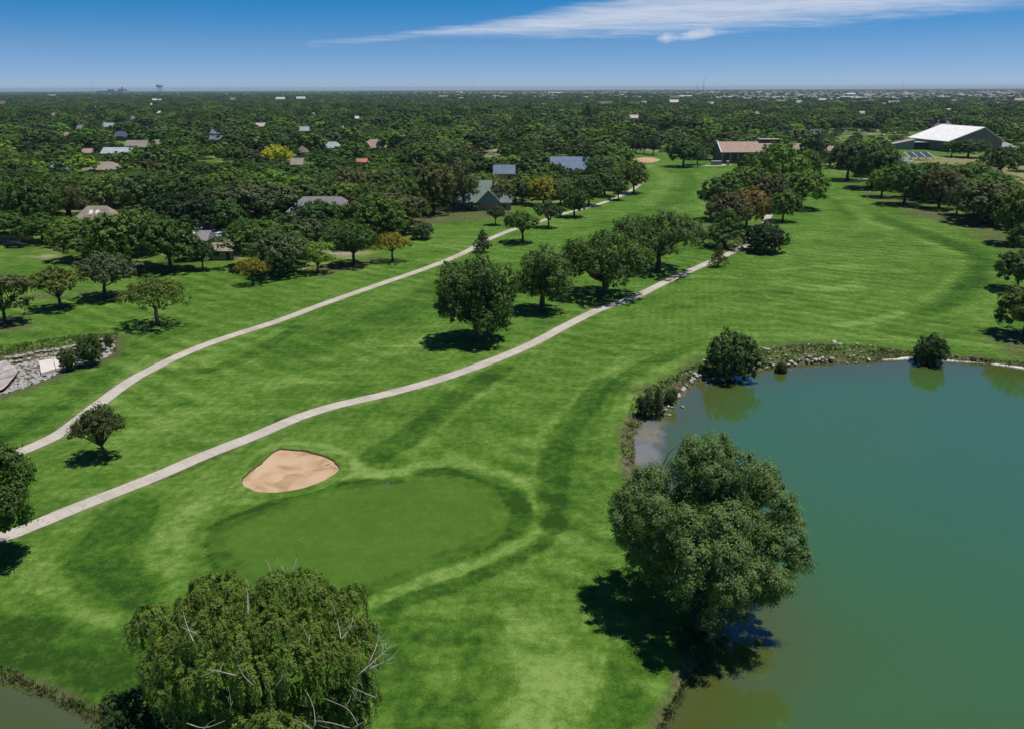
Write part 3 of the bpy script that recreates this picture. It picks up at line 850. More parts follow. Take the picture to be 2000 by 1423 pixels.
BIG = [
    (12, 632, 530, 100, 'open', 'brown', 'thin brownish tree standing at the left edge above the ditch'),
    (118, 602, 520, 96, 'oak', 'olive', 'olive green spreading tree left of the grey-green lone tree by the creek bed'),
    (208, 582, 491, 108, 'oak', 'grey', 'grey-green rounded tree on the lawn beside the dry creek bed'),
    (310, 637, 543, 120, 'umbrella', 'olive', 'flat-topped spreading tree on the open lawn above the upper cart path'),
    (397, 528, 468, 50, 'oak', 'dark', 'small dark green tree at the lawn edge before the grey-roofed shed'),
    (496, 557, 505, 58, 'umbrella', 'gold', 'small yellow-olive tree alone at the lawn edge'),
    (548, 540, 450, 98, 'round', 'grey', 'broad grey-green oak at the lawn edge right of the yellow-olive tree'),
    (622, 533, 476, 60, 'open', 'bright', 'small bright green tree between two dark oaks'),
    (692, 518, 438, 92, 'oak', 'dark', 'dark green oak left of the round golden tree'),
    (767, 512, 455, 66, 'umbrella', 'gold', 'round golden-olive tree casting a round shadow by the upper cart path'),
    (745, 470, 383, 104, 'elm', 'mid', 'large olive green tree right of the curved grey roof'),
    (825, 467, 433, 42, 'shrub', 'grey', 'low grey bush alone on the lawn'),
    (968, 440, 403, 32, 'oak', 'dark', 'small round dark tree beyond the upper cart path'),
    (943, 493, 448, 36, 'conifer', 'black', 'small dark conifer touching the upper cart path'),
    (1020, 474, 412, 62, 'oak', 'mid', 'mid green tree just below the upper cart path'),
    (1072, 445, 392, 48, 'oak', 'grey', 'slim grey-green tree on the upper cart path'),
    (1121, 424, 366, 54, 'elm', 'dark', 'dark green oval tree beside the upper cart path'),
    (1207, 391, 352, 36, 'oak', 'dark', 'small dark tree where the upper cart path bends away'),
    (1237, 378, 314, 56, 'elm', 'olive', 'tall olive tree at the far end of the upper cart path'),
    (1203, 372, 320, 38, 'oak', 'bright', 'yellow-green tree beside the far end of the upper cart path'),
    (1402, 523, 480, 34, 'conifer', 'brown', 'small dark conical tree right beside the lower cart path'),
    (1492, 492, 434, 76, 'shrub', 'black', 'dark dense shrub where the lower cart path meets the tree clump'),
    (1415, 484, 410, 84, 'conifer', 'dark', 'dark conifer at the near end of the central clump'),
    (1420, 462, 376, 84, 'round', 'brown', 'brown-olive tree in the central clump above the dark conifer'),
    (1456, 446, 368, 78, 'round', 'rust', 'rust brown tree in the central clump'),
    (1413, 430, 345, 84, 'round', 'dark', 'dark green tree on the left flank of the central clump'),
    (1460, 405, 325, 90, 'round', 'mid', 'broad mid green tree at the top of the central clump'),
    (1500, 415, 338, 66, 'round', 'brown', 'dusky brown tree right of the rust brown tree'),
    (1528, 433, 373, 60, 'round', 'mid', 'small mid green tree on the right front of the central clump'),
    (1563, 408, 333, 86, 'round', 'bright', 'fresh green tree on the right flank of the central clump'),
    (1470, 365, 300, 66, 'round', 'dark', 'dark round tree before the clubhouse columns'),
    (1520, 375, 283, 92, 'round', 'bright', 'tall bright green tree covering the right half of the clubhouse'),
    (1572, 372, 292, 52, 'round', 'mid', 'mid green tree right of the tall bright clubhouse tree'),
    (1490, 352, 293, 48, 'round', 'mid', 'rounded tree touching the clubhouse roof'),
    (1590, 318, 255, 44, 'conifer', 'black', 'black-green conifer behind the clubhouse wing'),
    (1655, 352, 274, 74, 'round', (0.085, 0.125, 0.04), 'pale green tall tree at the left end of the right-hand row'),
    (1702, 368, 282, 88, 'round', 'dark', 'large dark green tree second in the right-hand row'),
    (1720, 332, 284, 44, 'round', 'black', 'black-green tree before the tan annex of the gymnasium'),
    (1722, 385, 327, 56, 'round', 'bright', 'small bright green tree before the large dark one in the right-hand row'),
    (1765, 400, 318, 84, 'round', 'mid', 'mid green tree in the middle of the right-hand row'),
    (1833, 408, 330, 74, 'round', 'brown', 'brown-topped tree in the middle of the right-hand row'),
    (1868, 420, 364, 48, 'round', 'grey', 'short grey-green tree between two brown-topped trees'),
    (1912, 438, 353, 92, 'round', 'brown', 'broad brown-green tree near the right end of the row'),
    (1985, 478, 362, 80, 'round', 'olive', 'olive tree at the right end of the row'),
    (2015, 520, 430, 90, 'round', 'dark', 'dark tree cut by the right edge above the fairway'),
    (1985, 566, 487, 90, 'round', 'dark', 'dark green tree at the right edge of the fairway'),
    (1998, 655, 556, 104, 'round', 'olive', 'olive green tree at the right edge above the pond'),
    (1952, 345, 287, 78, 'round', 'dark', 'lone dark tree on the dry lawn right of the gymnasium'),
    (2010, 335, 280, 60, 'round', 'mid', 'tree at the right edge beside the lone lawn tree'),
    (1890, 308, 272, 66, 'round', 'dark', 'dark round tree in front of the gymnasium wall'),
    (1858, 306, 276, 34, 'round', 'mid', 'small tree at the left of the gymnasium wall tree'),
    (1335, 326, 272, 64, 'round', 'dark', 'large dark tree left of the clubhouse at the far end of the fairway'),
    (1362, 322, 286, 40, 'round', 'grey', 'grey-green tree between the large dark tree and the clubhouse'),
    (1380, 312, 279, 44, 'round', 'dark', 'dark tree touching the left gable of the clubhouse'),
    (1225, 299, 268, 22, 'elm', 'dark', 'slim tree at the left end of the far street row'),
    (1242, 300, 270, 24, 'elm', 'dark', 'second slim tree along the far street'),
    (1258, 301, 272, 24, 'oak', 'black', 'dark tree in the middle of the far street row'),
    (1276, 303, 270, 28, 'oak', 'black', 'dark tree at the right end of the far street row'),
    (541, 325, 284, 58, 'round', 'yellow', 'vivid yellow-green tree glowing in the canopy'),
    (905, 412, 313, 50, 'open', 'brown', 'tall brown tree with bare dark trunk by the green-grey roof'),
    (848, 420, 317, 76, 'round', 'brown', 'brown-topped tree left of the tall bare-trunked tree'),
    (790, 425, 345, 66, 'round', 'mid', 'mid green tree behind the lawn corner'),
    (690, 410, 328, 78, 'round', 'brown', 'wide brown-green tree behind the curved grey roof'),
    (626, 455, 392, 86, 'round', 'dark', 'dark oak in front of the curved grey roof'),
    (75, 452, 346, 96, 'round', 'dark', 'big dark green tree left of the tan roof with skylights'),
    (142, 438, 362, 66, 'umbrella', 'brown', 'brown-green tree with a visible trunk beside the tan roof with skylights'),
    (165, 508, 438, 100, 'round', 'mid', 'mid green oak at the lawn edge below the tan roof with skylights'),
    (255, 525, 408, 130, 'round', 'mid', 'large bright-topped oak at the lawn edge left of the parking lane'),
    (335, 528, 425, 110, 'round', 'dark', 'dark oak at the lawn edge beside the parking lane'),
    (450, 452, 392, 70, 'round', 'dark', 'dark tree behind the parking lane'),
    (350, 440, 385, 90, 'round', 'mid', 'mid green tree above the parking lane'),
    (480, 496, 430, 70, 'oak', 'dark', 'dark tree behind the small yellow-olive tree'),
    (600, 500, 428, 80, 'round', 'grey', 'grey-green tree below the curved grey roof'),
    (1180, 384, 330, 60, 'round', 'dark', 'dark tree right of the blue-grey gabled house'),
    (920, 406, 356, 56, 'open', 'grey', 'thin grey-green tree in front of the left half of the green-grey roof'),
    (978, 407, 352, 50, 'elm', 'brown', 'brownish tree in front of the right end of the green-grey roof'),
    (668, 450, 398, 58, 'round', 'mid', 'mid green tree hiding the right part of the long grey roof'),
    (1086, 378, 318, 34, 'round', 'dark', 'slim dark tree covering the left end of the blue-grey gabled house'),
    (1060, 402, 345, 56, 'elm', 'gold', 'yellowish tree before the blue-grey gabled house'),
    (1020, 398, 350, 52, 'round', 'dark', 'dark tree right of the green-grey roof'),
    (1095, 400, 352, 52, 'round', 'brown', 'brownish tree below the blue-grey gabled house'),
    (1150, 402, 345, 56, 'round', 'dark', 'dark green tree behind the oval path tree'),
    (1147, 248, 204, 34, 'conifer', 'black', 'black-green pointed tree standing out of the far canopy'),
]
SIMPLE_COUNT = 0
for b in BIG: at(*b)

# ---- the four elms between the cart paths, each with foliage of its own
def elm(bx, by, ty, wpx, seed, tint, label, style='elm', n=17000, fork=0.24, low=1.0, lean=(0, 0)):
    r = np.random.default_rng(seed)
    p = G(bx, by); h = height_at(p, ty); w = wpx / ppm(p, h * 0.6)
    lb = lobes_for(style, r)
    for k in range(16):
        a = k * 2.4 + r.random(); z = 2.6 * low + 5.6 * r.random(); q = 4.3 * (0.75 + 0.3 * r.random()) * math.sqrt(max(0.1, 1 - (abs(z - 5.2) / 4.6) ** 2))
        s = 0.75 + 0.5 * r.random()
        lb.append((np.array([q * math.cos(a), q * math.sin(a), z]), np.array([s * 1.2, s * 1.2, s])))
    sx = w / 9.6; sz = h / 9.9
    lb = [(c * (sx, sx, sz) + np.array([lean[0], lean[1], 0]) * c[2] / 10, q * (sx, sx, sz)) for c, q in lb]
    C, N = foliage(lb, r, n, 0.55)
    o = thing('elm_tree', label, 'tree', (p[0], p[1], ground_z(p[0], p[1])), 0, None)
    link('crown', leaves_mesh('crown_leaves', C, N, 0.27, 0.16, r), o, color=COL[tint] if isinstance(tint, str) else tint)
    link('trunk', trunk_mesh('trunk_bark', lb, r, fork, 0.42 * sz, h), o)
    TREES.append((p[0], p[1], w / 2, h))
    return o


elm(932, 664, 505, 156, 3, (0.078, 0.132, 0.030), 'tall dense dark tree left of the elms, its crown drooping nearly to the ground', n=21000, low=0.7)
elm(1059, 607, 485, 106, 4, (0.108, 0.165, 0.040), 'slimmer airy elm with a bare trunk between the dense dark tree and the widest elm', n=11000, fork=0.3, low=1.2)
elm(1176, 578, 443, 172, 8, (0.098, 0.160, 0.036), 'widest elm between the cart paths, its shadow crossing the lower path', n=22000, style='oak')
elm(1284, 530, 408, 158, 9, (0.100, 0.156, 0.042), 'rounded fan-shaped elm farthest along the lower cart path', n=20000, style='oak', low=0.9)

# ---- small leaning tree at the left
r = np.random.default_rng(5)
p = G(213, 893); h = height_at(p, 795)
lb = [(c * (0.66, 0.66, 0.66 * h / 10) + np.array([-0.9, 0.1, 0.28 * h]), q * (0.60, 0.60, 0.52)) for c, q in lobes_for('open', r) + lobes_for('umbrella', r)]
C, N = foliage(lb, r, 9000, 0.32)
o = thing('open_tree', 'small leaning tree with dark reddish-green leaves between the two cart paths', 'tree', (p[0], p[1], ground_z(p[0], p[1])))
link('crown', leaves_mesh('crown_leaves', C, N, 0.15, 0.085, r), o, color=(0.080, 0.102, 0.030))
link('trunk', trunk_mesh('trunk_bark', lb, r, 0.26, 0.2, h, lean=(-0.7, 0)), o)

# ---- dark glossy tree cut by the left edge
r = np.random.default_rng(6)
p = G(0, 1092); h = height_at(p, 842)
lb = [(c * (0.86, 0.86, h / 10), q * (0.9, 0.9, 0.95)) for c, q in lobes_for('elm', r) + lobes_for('oak', r)]
C, N = foliage(lb, r, 30000, 0.42)
o = thing('pecan_tree', 'glossy dark green tree cut by the left edge beside the lower cart path', 'tree', (p[0], p[1], ground_z(p[0], p[1])))
link('crown', leaves_mesh('crown_leaves', C, N, 0.17, 0.10, r), o, color=(0.075, 0.135, 0.024))
link('trunk', trunk_mesh('trunk_bark', lb, r, 0.22, 0.3, h), o)

# ---- the big many-lobed tree at the water's edge
r = np.random.default_rng(12)
p = G(1368, 1208)
HERO = []
def hero_lobe(px, py, z, rad):
    c = G(px, py, z)
    HERO.append((c - np.array([p[0], p[1], 0]), np.array([rad, rad, rad * 0.95]) * 0.77))
for px, py, z, rad in ((1370, 950, 12.6, 1.9), (1425, 950, 12.6, 1.9), (1395, 968, 10.6, 2.1), (1340, 965, 10.6, 1.9), (1460, 965, 10.8, 1.9), (1395, 920, 14.4, 1.8), (1395, 880, 15.6, 2.2), (1345, 905, 14.6, 1.7), (1440, 905, 14.8, 1.8), (1360, 880, 15.8, 1.2), (1350, 862, 15.6, 1.0),
                       (1270, 935, 12.0, 2.0), (1235, 965, 10.8, 1.8), (1225, 1010, 9.0, 1.8), (1275, 1000, 11.2, 2.3), (1215, 985, 9.3, 1.2),
                       (1490, 935, 12.6, 1.9), (1520, 975, 11.4, 1.9), (1545, 1010, 9.8, 1.6), (1500, 915, 12.6, 1.0),
                       (1400, 1015, 11.6, 2.2), (1450, 1015, 11.0, 2.2), (1345, 1020, 11.2, 2.1), (1540, 1055, 8.6, 2.0), (1490, 1060, 8.8, 2.2), (1555, 1085, 7.4, 1.5),
                       (1420, 1075, 10.0, 2.2), (1360, 1075, 9.8, 2.0), (1290, 1065, 8.2, 2.1), (1250, 1060, 7.2, 1.7), (1250, 1085, 6.2, 1.2), (1480, 1120, 8.0, 1.8), (1520, 1130, 7.0, 1.6),
                       (1420, 1135, 7.8, 1.9), (1350, 1120, 8.0, 1.8), (1300, 1100, 6.0, 1.6), (1455, 1160, 5.0, 1.4), (1500, 1155, 5.2, 1.3), (1400, 1170, 3.6, 1.5), (1270, 1005, 7.0, 2.2), (1330, 1005, 7.2, 2.3), (1390, 985, 8.4, 2.3), (1450, 1005, 7.2, 2.2), (1235, 1030, 6.2, 1.9), (1505, 1040, 6.2, 2.0), (1310, 1135, 4.4, 1.5), (1340, 1165, 3.0, 1.5), (1385, 1205, 2.2, 1.3), (1275, 1105, 5.0, 1.4), (1440, 1195, 2.0, 1.1)):
    hero_lobe(px, py, z, rad)
C, N = foliage(HERO, r, 135000, 0.40, zmin=-0.85, dens=190, spread=0.7)
o = thing('waterside_tree', 'big bushy many-lobed green tree leaning over the pond', 'tree', (p[0], p[1], ground_z(p[0], p[1])))
link('crown', leaves_mesh('crown_leaves', C, N, 0.16, 0.05, r), o, color=(0.142, 0.205, 0.070))
link('trunk', trunk_mesh('trunk_bark', [HERO[i] for i in range(0, len(HERO), 2)], r, 0.16, 0.42, 14, stems=3), o)
p_hero = p

# ---- weeping willow in the lower left
r = np.random.default_rng(21)
p = G(505, 1452)
WL = []
def wl(px, py, z, rad):
    c = G(px, py, z)
    WL.append((c - np.array([p[0], p[1], 0]), rad))
for a in ((400, 1160, 11.6, 1.5), (445, 1150, 11.9, 1.3), (540, 1160, 12.3, 1.7), (600, 1150, 12.3, 1.6), (650, 1180, 11.4, 1.4), (690, 1165, 11.0, 1.0), (490, 1185, 11.8, 1.5), (370, 1190, 10.8, 1.2),
          (300, 1210, 9.6, 1.4), (265, 1230, 8.8, 0.9), (330, 1240, 9.6, 1.4), (340, 1290, 8.6, 1.4), (300, 1300, 7.6, 1.2), (430, 1215, 11.2, 1.7), (390, 1250, 10.4, 1.5), (470, 1260, 10.6, 1.7),
          (540, 1230, 11.4, 1.7), (600, 1230, 11.2, 1.5), (665, 1225, 10.2, 1.5), (710, 1235, 9.2, 1.2), (700, 1280, 8.4, 1.3), (640, 1280, 9.6, 1.6), (570, 1290, 10.0, 1.7), (500, 1320, 9.4, 1.6), (430, 1310, 9.2, 1.5),
          (375, 1330, 8.0, 1.5), (330, 1350, 6.6, 1.3), (690, 1335, 5.6, 1.2), (620, 1350, 5.4, 1.5), (550, 1370, 4.8, 1.4), (455, 1375, 4.8, 1.5), (390, 1390, 4.0, 1.3), (700, 1390, 3.8, 1.0), (500, 1410, 3.0, 1.6), (570, 1415, 3.0, 1.4), (640, 1405, 3.4, 1.5), (680, 1425, 2.6, 1.2), (430, 1430, 2.6, 1.5), (370, 1430, 2.4, 1.3), (665, 1375, 4.4, 1.3), (720, 1350, 5.0, 0.9), (525, 1425, 7.0, 1.5), (475, 1435, 6.4, 1.2), (575, 1440, 6.2, 1.2)):
    wl(*a)
LC, LN, LA = [], [], []
for c, rad in WL:
    rad = rad * 0.84
    nb = int(13 * rad * rad) + 5
    db = sphere_dirs(nb, r, -0.2)
    ns = int(100 * rad * rad)
    kb = r.integers(0, nb, ns)
    bl = (0.7 + 0.6 * r.random(nb))[kb]; br_ = (0.72 + 0.36 * r.random((nb, 1)))[kb]
    d = unit(db[kb] + 0.13 * r.normal(size=(ns, 3)))
    st = c + rad * d * br_ * (0.93 + 0.12 * r.random((ns, 1)))
    length = bl * (0.7 + 1.5 * r.random(ns)) * (0.55 + 0.5 * rad)
    k = 22
    tt = np.linspace(0, 1, k)
    outw = d * np.array([1, 1, 0]) * 0.55
    pts = st[:, None] + outw[:, None] * (tt * (1.4 - tt))[None, :, None] * 1.0 + np.array([0, 0, 1.0]) * (0.25 * np.sin(np.minimum(tt * 4, math.pi)) - tt ** 1.15)[None, :, None] * length[:, None, None]
    pts += r.normal(size=pts.shape) * 0.055
    LC.append(pts.reshape(-1, 3))
    nn = d[:, None] * 1.1 + r.normal(size=pts.shape) * 0.4 + np.array([0, 0, 0.25])
    LN.append(nn.reshape(-1, 3))
    al = np.gradient(pts, axis=1)
    LA.append(unit(al).reshape(-1, 3))
LC, LN, LA = np.vstack(LC), np.vstack(LN), np.vstack(LA)
o = thing('weeping_willow', 'weeping willow with hanging olive foliage and bleached dead branches in the lower left corner', 'tree', (p[0], p[1], ground_z(p[0], p[1])))
link('crown', leaves_mesh('willow_leaves', LC, LN, 0.15, 0.034, r, LA), o, color=(0.152, 0.210, 0.040))
lbs = [(c, np.array([q, q, q])) for c, q in WL]
link('trunk', trunk_mesh('trunk_bark', lbs[::2], r, 0.2, 0.5, 11, stems=2), o)
gap = np.array([p[0], p[1], 0])


def dead_branch(pts, rad, twigs=4):
    """bleached bare branch through (px, py, z) points"""
    Q_ = np.array([G(*q) for q in pts]) - gap
    if pts[0][1] == 1425: Q_ = np.vstack([[Q_[0] * (0.2, 0.2, 0) + (0, 0, 3.2)], [Q_[0] * (0.7, 0.7, 0.85)], Q_])
    P = resample(Q_, 0.35)
    m = MB()
    rad = rad * 0.66
    m.tube(P, np.linspace(rad, rad * 0.3, len(P)), 5)
    for k in range(twigs):
        i = int(len(P) * (0.3 + 0.6 * r.random()))
        tg = unit(P[min(i + 1, len(P) - 1)] - P[i - 1])
        e = P[i] + (tg * 0.7 + unit(r.normal(size=3)) * 0.9) * (0.4 + 0.7 * r.random())
        m.tube(bend(P[i], e, r, 4), np.linspace(rad * 0.5, rad * 0.15, 4), 4)
    link('dead_branch', m.mesh('dead_branch', [M['dead_wood']], True), o)


for pts, rad, tw in (
        ([(535, 1150, 12.6), (530, 1120, 13.6), (522, 1098, 14.3)], 0.055, 3), ([(558, 1130, 13.2), (552, 1108, 13.9)], 0.04, 2), ([(570, 1125, 13.4), (580, 1092, 14.4)], 0.045, 3), ([(548, 1132, 13.2), (538, 1114, 13.7)], 0.035, 1),
        ([(378, 1255, 11.6), (365, 1222, 12.0), (358, 1196, 12.3)], 0.06, 2), ([(385, 1240, 11.9), (366, 1232, 12.0), (350, 1225, 12.0)], 0.045, 2), ([(485, 1200, 13.2), (484, 1160, 13.5), (480, 1150, 13.6)], 0.05, 2),
        ([(666, 1250, 12.2), (662, 1225, 12.4), (655, 1200, 12.8)], 0.05, 2), ([(668, 1250, 12.0), (685, 1228, 12.2), (690, 1205, 12.6)], 0.05, 2), ([(603, 1262, 12.2), (606, 1240, 12.6)], 0.05, 1),
        ([(462, 1322, 11.2), (430, 1314, 11.4), (400, 1308, 11.2)], 0.055, 3), ([(495, 1340, 10.8), (478, 1325, 11.2), (470, 1310, 11.6)], 0.05, 2), ([(535, 1350, 10.2), (545, 1335, 10.8), (550, 1330, 11)], 0.045, 2),
        ([(612, 1425, 7.6), (613, 1385, 8.4), (600, 1355, 9.2)], 0.085, 3), ([(697, 1425, 6.4), (682, 1390, 7.4), (655, 1375, 8.2), (632, 1366, 8.6)], 0.085, 4), ([(735, 1365, 7.4), (710, 1355, 7.8), (690, 1345, 8.2)], 0.05, 3),
        ([(715, 1375, 6.8), (700, 1370, 7.4), (688, 1352, 8.2)], 0.05, 2), ([(365, 1415, 9.6), (400, 1424, 9.4), (440, 1410, 9.4)], 0.05, 3), ([(448, 1392, 9.8), (455, 1372, 10.4)], 0.045, 2),
        ([(700, 1320, 8.4), (735, 1290, 9.0), (765, 1262, 9.4)], 0.07, 6), ([(705, 1315, 8.4), (740, 1300, 8.6), (772, 1285, 8.8)], 0.06, 6), ([(720, 1300, 8.6), (735, 1265, 9.2), (740, 1240, 9.6)], 0.05, 5)):
    dead_branch(pts, rad, tw)

# ---- shrubs
def shrub_set(lst, lab_group=None):
    for b in lst: at(*b)


shrub_set([
    (1428, 728, 634, 92, 'shrub', (0.050, 0.092, 0.026), 'large round dark green shrub on the rocky shore of the pond'),
    (1816, 700, 637, 58, 'shrub', (0.044, 0.082, 0.026), 'smaller round shrub split at its top on the pale pond rim'),
    (1526, 717, 688, 22, 'shrub', 'black', 'tiny dark shrub among the rocks right of the large round shrub'),
    (1283, 806, 742, 26, 'conifer', 'black', 'ragged dark bush on the rocky bank left of the pond, taller one'),
    (1258, 806, 764, 30, 'shrub', 'black', 'low ragged dark bush beside the taller bank bush'),
    (1311, 782, 752, 24, 'shrub', 'dark', 'small green bush at the water edge beside pale rocks'),
    (1372, 726, 706, 16, 'shrub', 'dark', 'very small bush left of the large round shrub'),
    (137, 722, 680, 34, 'shrub', 'dark', 'dark bush beside the two concrete slabs in the ditch'),
    (180, 712, 655, 46, 'shrub', 'dark', 'larger dark bush in the middle of the ditch rubble'),
    (213, 678, 652, 16, 'shrub', 'dark', 'small bush at the end of the ditch'),
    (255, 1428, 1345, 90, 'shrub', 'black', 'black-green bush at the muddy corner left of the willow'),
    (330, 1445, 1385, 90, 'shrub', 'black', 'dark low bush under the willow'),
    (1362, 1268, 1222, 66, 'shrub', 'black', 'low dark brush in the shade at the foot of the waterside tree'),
    (925, 412, 399, 22, 'shrub', 'dark', 'small round bush at the foot of the bare-trunked tree'),
    (420, 478, 466, 12, 'shrub', 'bright', 'small clipped green bush beside the parking lane'),
    (418, 490, 478, 11, 'shrub', 'bright', 'clipped green bush beside the tan shed'),
])
# ------------------------------------------------------------------ buildings
KEEP = []          # (x0, x1, y0, y1, distance): roofs the photo shows, kept clear of canopy trees
LAND = []          # (x, y, phrase) landmarks for labels


def roof_mesh(w, d, h, kind, ov=0.5):
    m = MB(); a, b = w / 2 + ov, d / 2 + ov
    if kind == 'gable':
        v = [(-a, -b, 0), (a, -b, 0), (a, b, 0), (-a, b, 0), (-a, 0, h), (a, 0, h)]
        m.add(v, [(0, 1, 5, 4), (2, 3, 4, 5), (0, 3, 2, 1)], [(1, 2, 5), (3, 0, 4)])
    else:
        r_ = max(0.5, a - b * 0.9)
        v = [(-a, -b, 0), (a, -b, 0), (a, b, 0), (-a, b, 0), (-r_, 0, h), (r_, 0, h)]
        m.add(v, [(0, 1, 5, 4), (2, 3, 4, 5), (0, 3, 2, 1)], [(1, 2, 5), (3, 0, 4)])
    return m


def house(cx, ridge, eave, wpx, rcol, kind, phrase, label, wcol=(0.33, 0.24, 0.18), yaw=0.0, chimney=False, skylights=0, wing=None, far=False, keep=True, eh=3.0, group=None, name='brick_house'):
    p = G(cx, eave, eh)
    w = wpx / ppm(p, eh); d = max(7.0, min(14, w * 0.62))
    y = p[1] + d / 2
    rh = min(max(1.6, height_at((p[0], y), ridge) - eh), 0.62 * d)
    loc = (p[0] * y / p[1], y, 0)
    if keep: KEEP.append((cx - wpx * 0.5, cx + wpx * 0.5, ridge - 1, eave, p[1]))
    LAND.append((loc[0], loc[1], phrase))
    if far:
        m = MB(); m.box((0, 0, eh / 2 - 0.3), (w, d, eh + 0.6), mi=0)
        k = roof_mesh(w, d, rh, kind)
        m.add(np.concatenate(k.V) + np.array([0, 0, eh + 0.003]), np.concatenate(k.Q), np.concatenate(k.T), 1)
        o = link(name, m.mesh('far_house', [M['wall_far'], M['roof']]), None, loc, rcol)
        o.rotation_euler = (0, 0, yaw)
        return tag(o, label, 'house', group)
    o = thing(name, label, 'house', loc, yaw)
    m = MB(); m.box((0, 0, eh / 2 - 0.3), (w, d, eh + 0.6))
    link('wall', m.mesh('wall', [M['wall']]), o, color=wcol)
    m = roof_mesh(w, d, rh, kind)
    rf = link('roof', m.mesh('roof', [M['roof']]), o, (0, 0, eh + 0.003), rcol)
    if wing:
        wx, ww, wd, wh = wing
        m = MB(); v = [(-ww / 2, -wd, 0), (ww / 2, -wd, 0), (0, -wd, wh), (-ww / 2, 0, 0), (ww / 2, 0, 0), (0, 0, wh)]
        m.add(v, [(0, 2, 5, 3), (2, 1, 4, 5), (0, 3, 4, 1)], [(0, 1, 2)])
        link('gable_roof', m.mesh('gable', [M['roof']]), o, (wx * w, -d * 0.1, eh + 0.01), tuple(np.array(rcol) * 1.15))
        m = MB(); m.box((0, -wd / 2 + 0.3, eh / 2 - 0.3), (ww - 0.8, wd - 0.6, eh + 0.56))
        link('wing_wall', m.mesh('wing_wall', [M['wall']]), o, (wx * w, -d * 0.1, 0), wcol)
    if chimney:
        m = MB(); m.box((0, 0, 0), (1.3, 1.0, rh + 2.4)); m.box((0, 0, rh / 2 + 1.25), (1.6, 1.3, 0.25))
        link('chimney', m.mesh('chimney', [M['wall']]), rf, (w * 0.24, 0.6, rh / 2 + 0.4), (0.16, 0.10, 0.08))
    for k in range(skylights):
        sl = math.atan2(rh, d / 2 + 0.5)
        m = MB(); m.box((0, 0, 0), (1.3, 1.6, 0.15))
        s = link('skylight', m.mesh('skylight', [M['white']]), rf, (-w * 0.1 + k * 2.2, -d * 0.2, rh * 0.62))
        s.rotation_euler = (sl, 0, 0)
    wm = MB(); wm.box((0, 0, 0), (1.6, 0.12, 1.2))
    me = wm.mesh('window', [M['window']])
    for k in range(max(2, int(w / 5))):
        xk = -w / 2 + (k + 0.5) * w / max(2, int(w / 5))
        if k == 1:
            dm = MB(); dm.box((0, 0, 0), (1.1, 0.12, 2.1))
            link('door', dm.mesh('door', [M['dark']]), o, (xk, -d / 2 - 0.02, 1.05))
        else: link('window', me, o, (xk, -d / 2 - 0.02, 1.6))
    return o


M['wall_far'] = simple_mat('pale_brick', (0.36, 0.30, 0.25), 0.9, 0.5, 0.2)
GREY, TAN, BLUE, PALE, WHITE, SALMON, DKBLUE, GREEN_, ORANGE, BROWN = ((0.23, 0.22, 0.23), (0.31, 0.26, 0.22), (0.17, 0.22, 0.30), (0.36, 0.42, 0.46), (0.62, 0.62, 0.60), (0.37, 0.26, 0.21), (0.09, 0.11, 0.18), (0.19, 0.24, 0.21), (0.36, 0.27, 0.21), (0.20, 0.155, 0.14))
house(632, 384, 424, 146, GREY, 'hip', 'the long grey roof', 'long grey hip-roofed house half hidden by oaks at the lawn edge', chimney=False, skylights=2, wing=(0.34, 9, 7, 3.2))
house(195, 402, 434, 84, TAN, 'hip', 'the tan roof with skylights', 'tan-grey hip-roofed house with two white skylights among dark oaks', skylights=2)
house(386, 450, 470, 52, GREY, 'gable', 'the parking lane', 'grey-roofed house with one skylight beside the parking lane', skylights=1)
house(442, 474, 490, 44, TAN, 'gable', 'the tan shed', 'small tan-roofed shed near the lawn edge', name='garden_shed', eh=2.6)
house(1112, 306, 332, 74, BLUE, 'gable', 'the blue-grey gabled house', 'blue-grey house with a front gable and chimney near the upper cart path', chimney=True, wing=(-0.28, 7, 7, 4.0))
house(945, 352, 396, 108, GREEN_, 'hip', 'the green-grey roof', 'big house with steep green-grey roof behind the lawn corner', wing=(0.1, 10, 7, 5))
house(735, 272, 289, 52, SALMON, 'hip', 'the salmon roof', 'salmon-roofed house with a tall gable and brick chimney in the canopy', chimney=True, wing=(-0.3, 7, 5, 4.5))
house(650, 277, 289, 34, PALE, 'hip', 'the pale blue roof', 'pale blue-grey roof left of the salmon roof')
house(238, 252, 269, 30, DKBLUE, 'hip', 'the dark blue roof', 'dark blue-grey steep roof with a chimney in the left canopy', chimney=True)
house(414, 253, 263, 26, BLUE, 'hip', 'the upper blue-grey roof', 'upper one of two blue-grey roofs close together')
house(424, 265, 275, 24, BLUE, 'gable', 'the lower blue-grey roof', 'lower one of two blue-grey roofs close together', wcol=(0.45, 0.45, 0.45))
house(233, 288, 300, 56, PALE, 'gable', 'the long pale roof', 'long pale greenish-white roof in the left canopy')
house(209, 316, 332, 60, TAN, 'hip', 'the low tan-grey roof', 'low tan-grey roof in the left canopy behind the big oak')
house(122, 313, 333, 32, PALE, 'gable', 'the pale blue gable', 'pale blue-grey gable roof at the far left')
house(173, 290, 299, 18, ORANGE, 'gable', 'the orange tan roof', 'small orange-tan roof left of the long pale roof')
house(270, 274, 288, 40, TAN, 'gable', 'the pinkish tan roof', 'pinkish tan roof right behind the long pale roof', chimney=True)
house(310, 273, 283, 22, TAN, 'gable', 'the small tan gable', 'small tan roof right of the pinkish tan one')
house(591, 285, 298, 20, BROWN, 'hip', 'the brown hip roof', 'brown hip roof left of the salmon roof')
house(582, 309, 322, 22, TAN, 'gable', 'the tan gable beside the yellow tree', 'tan gable right beside the vivid yellow-green tree')
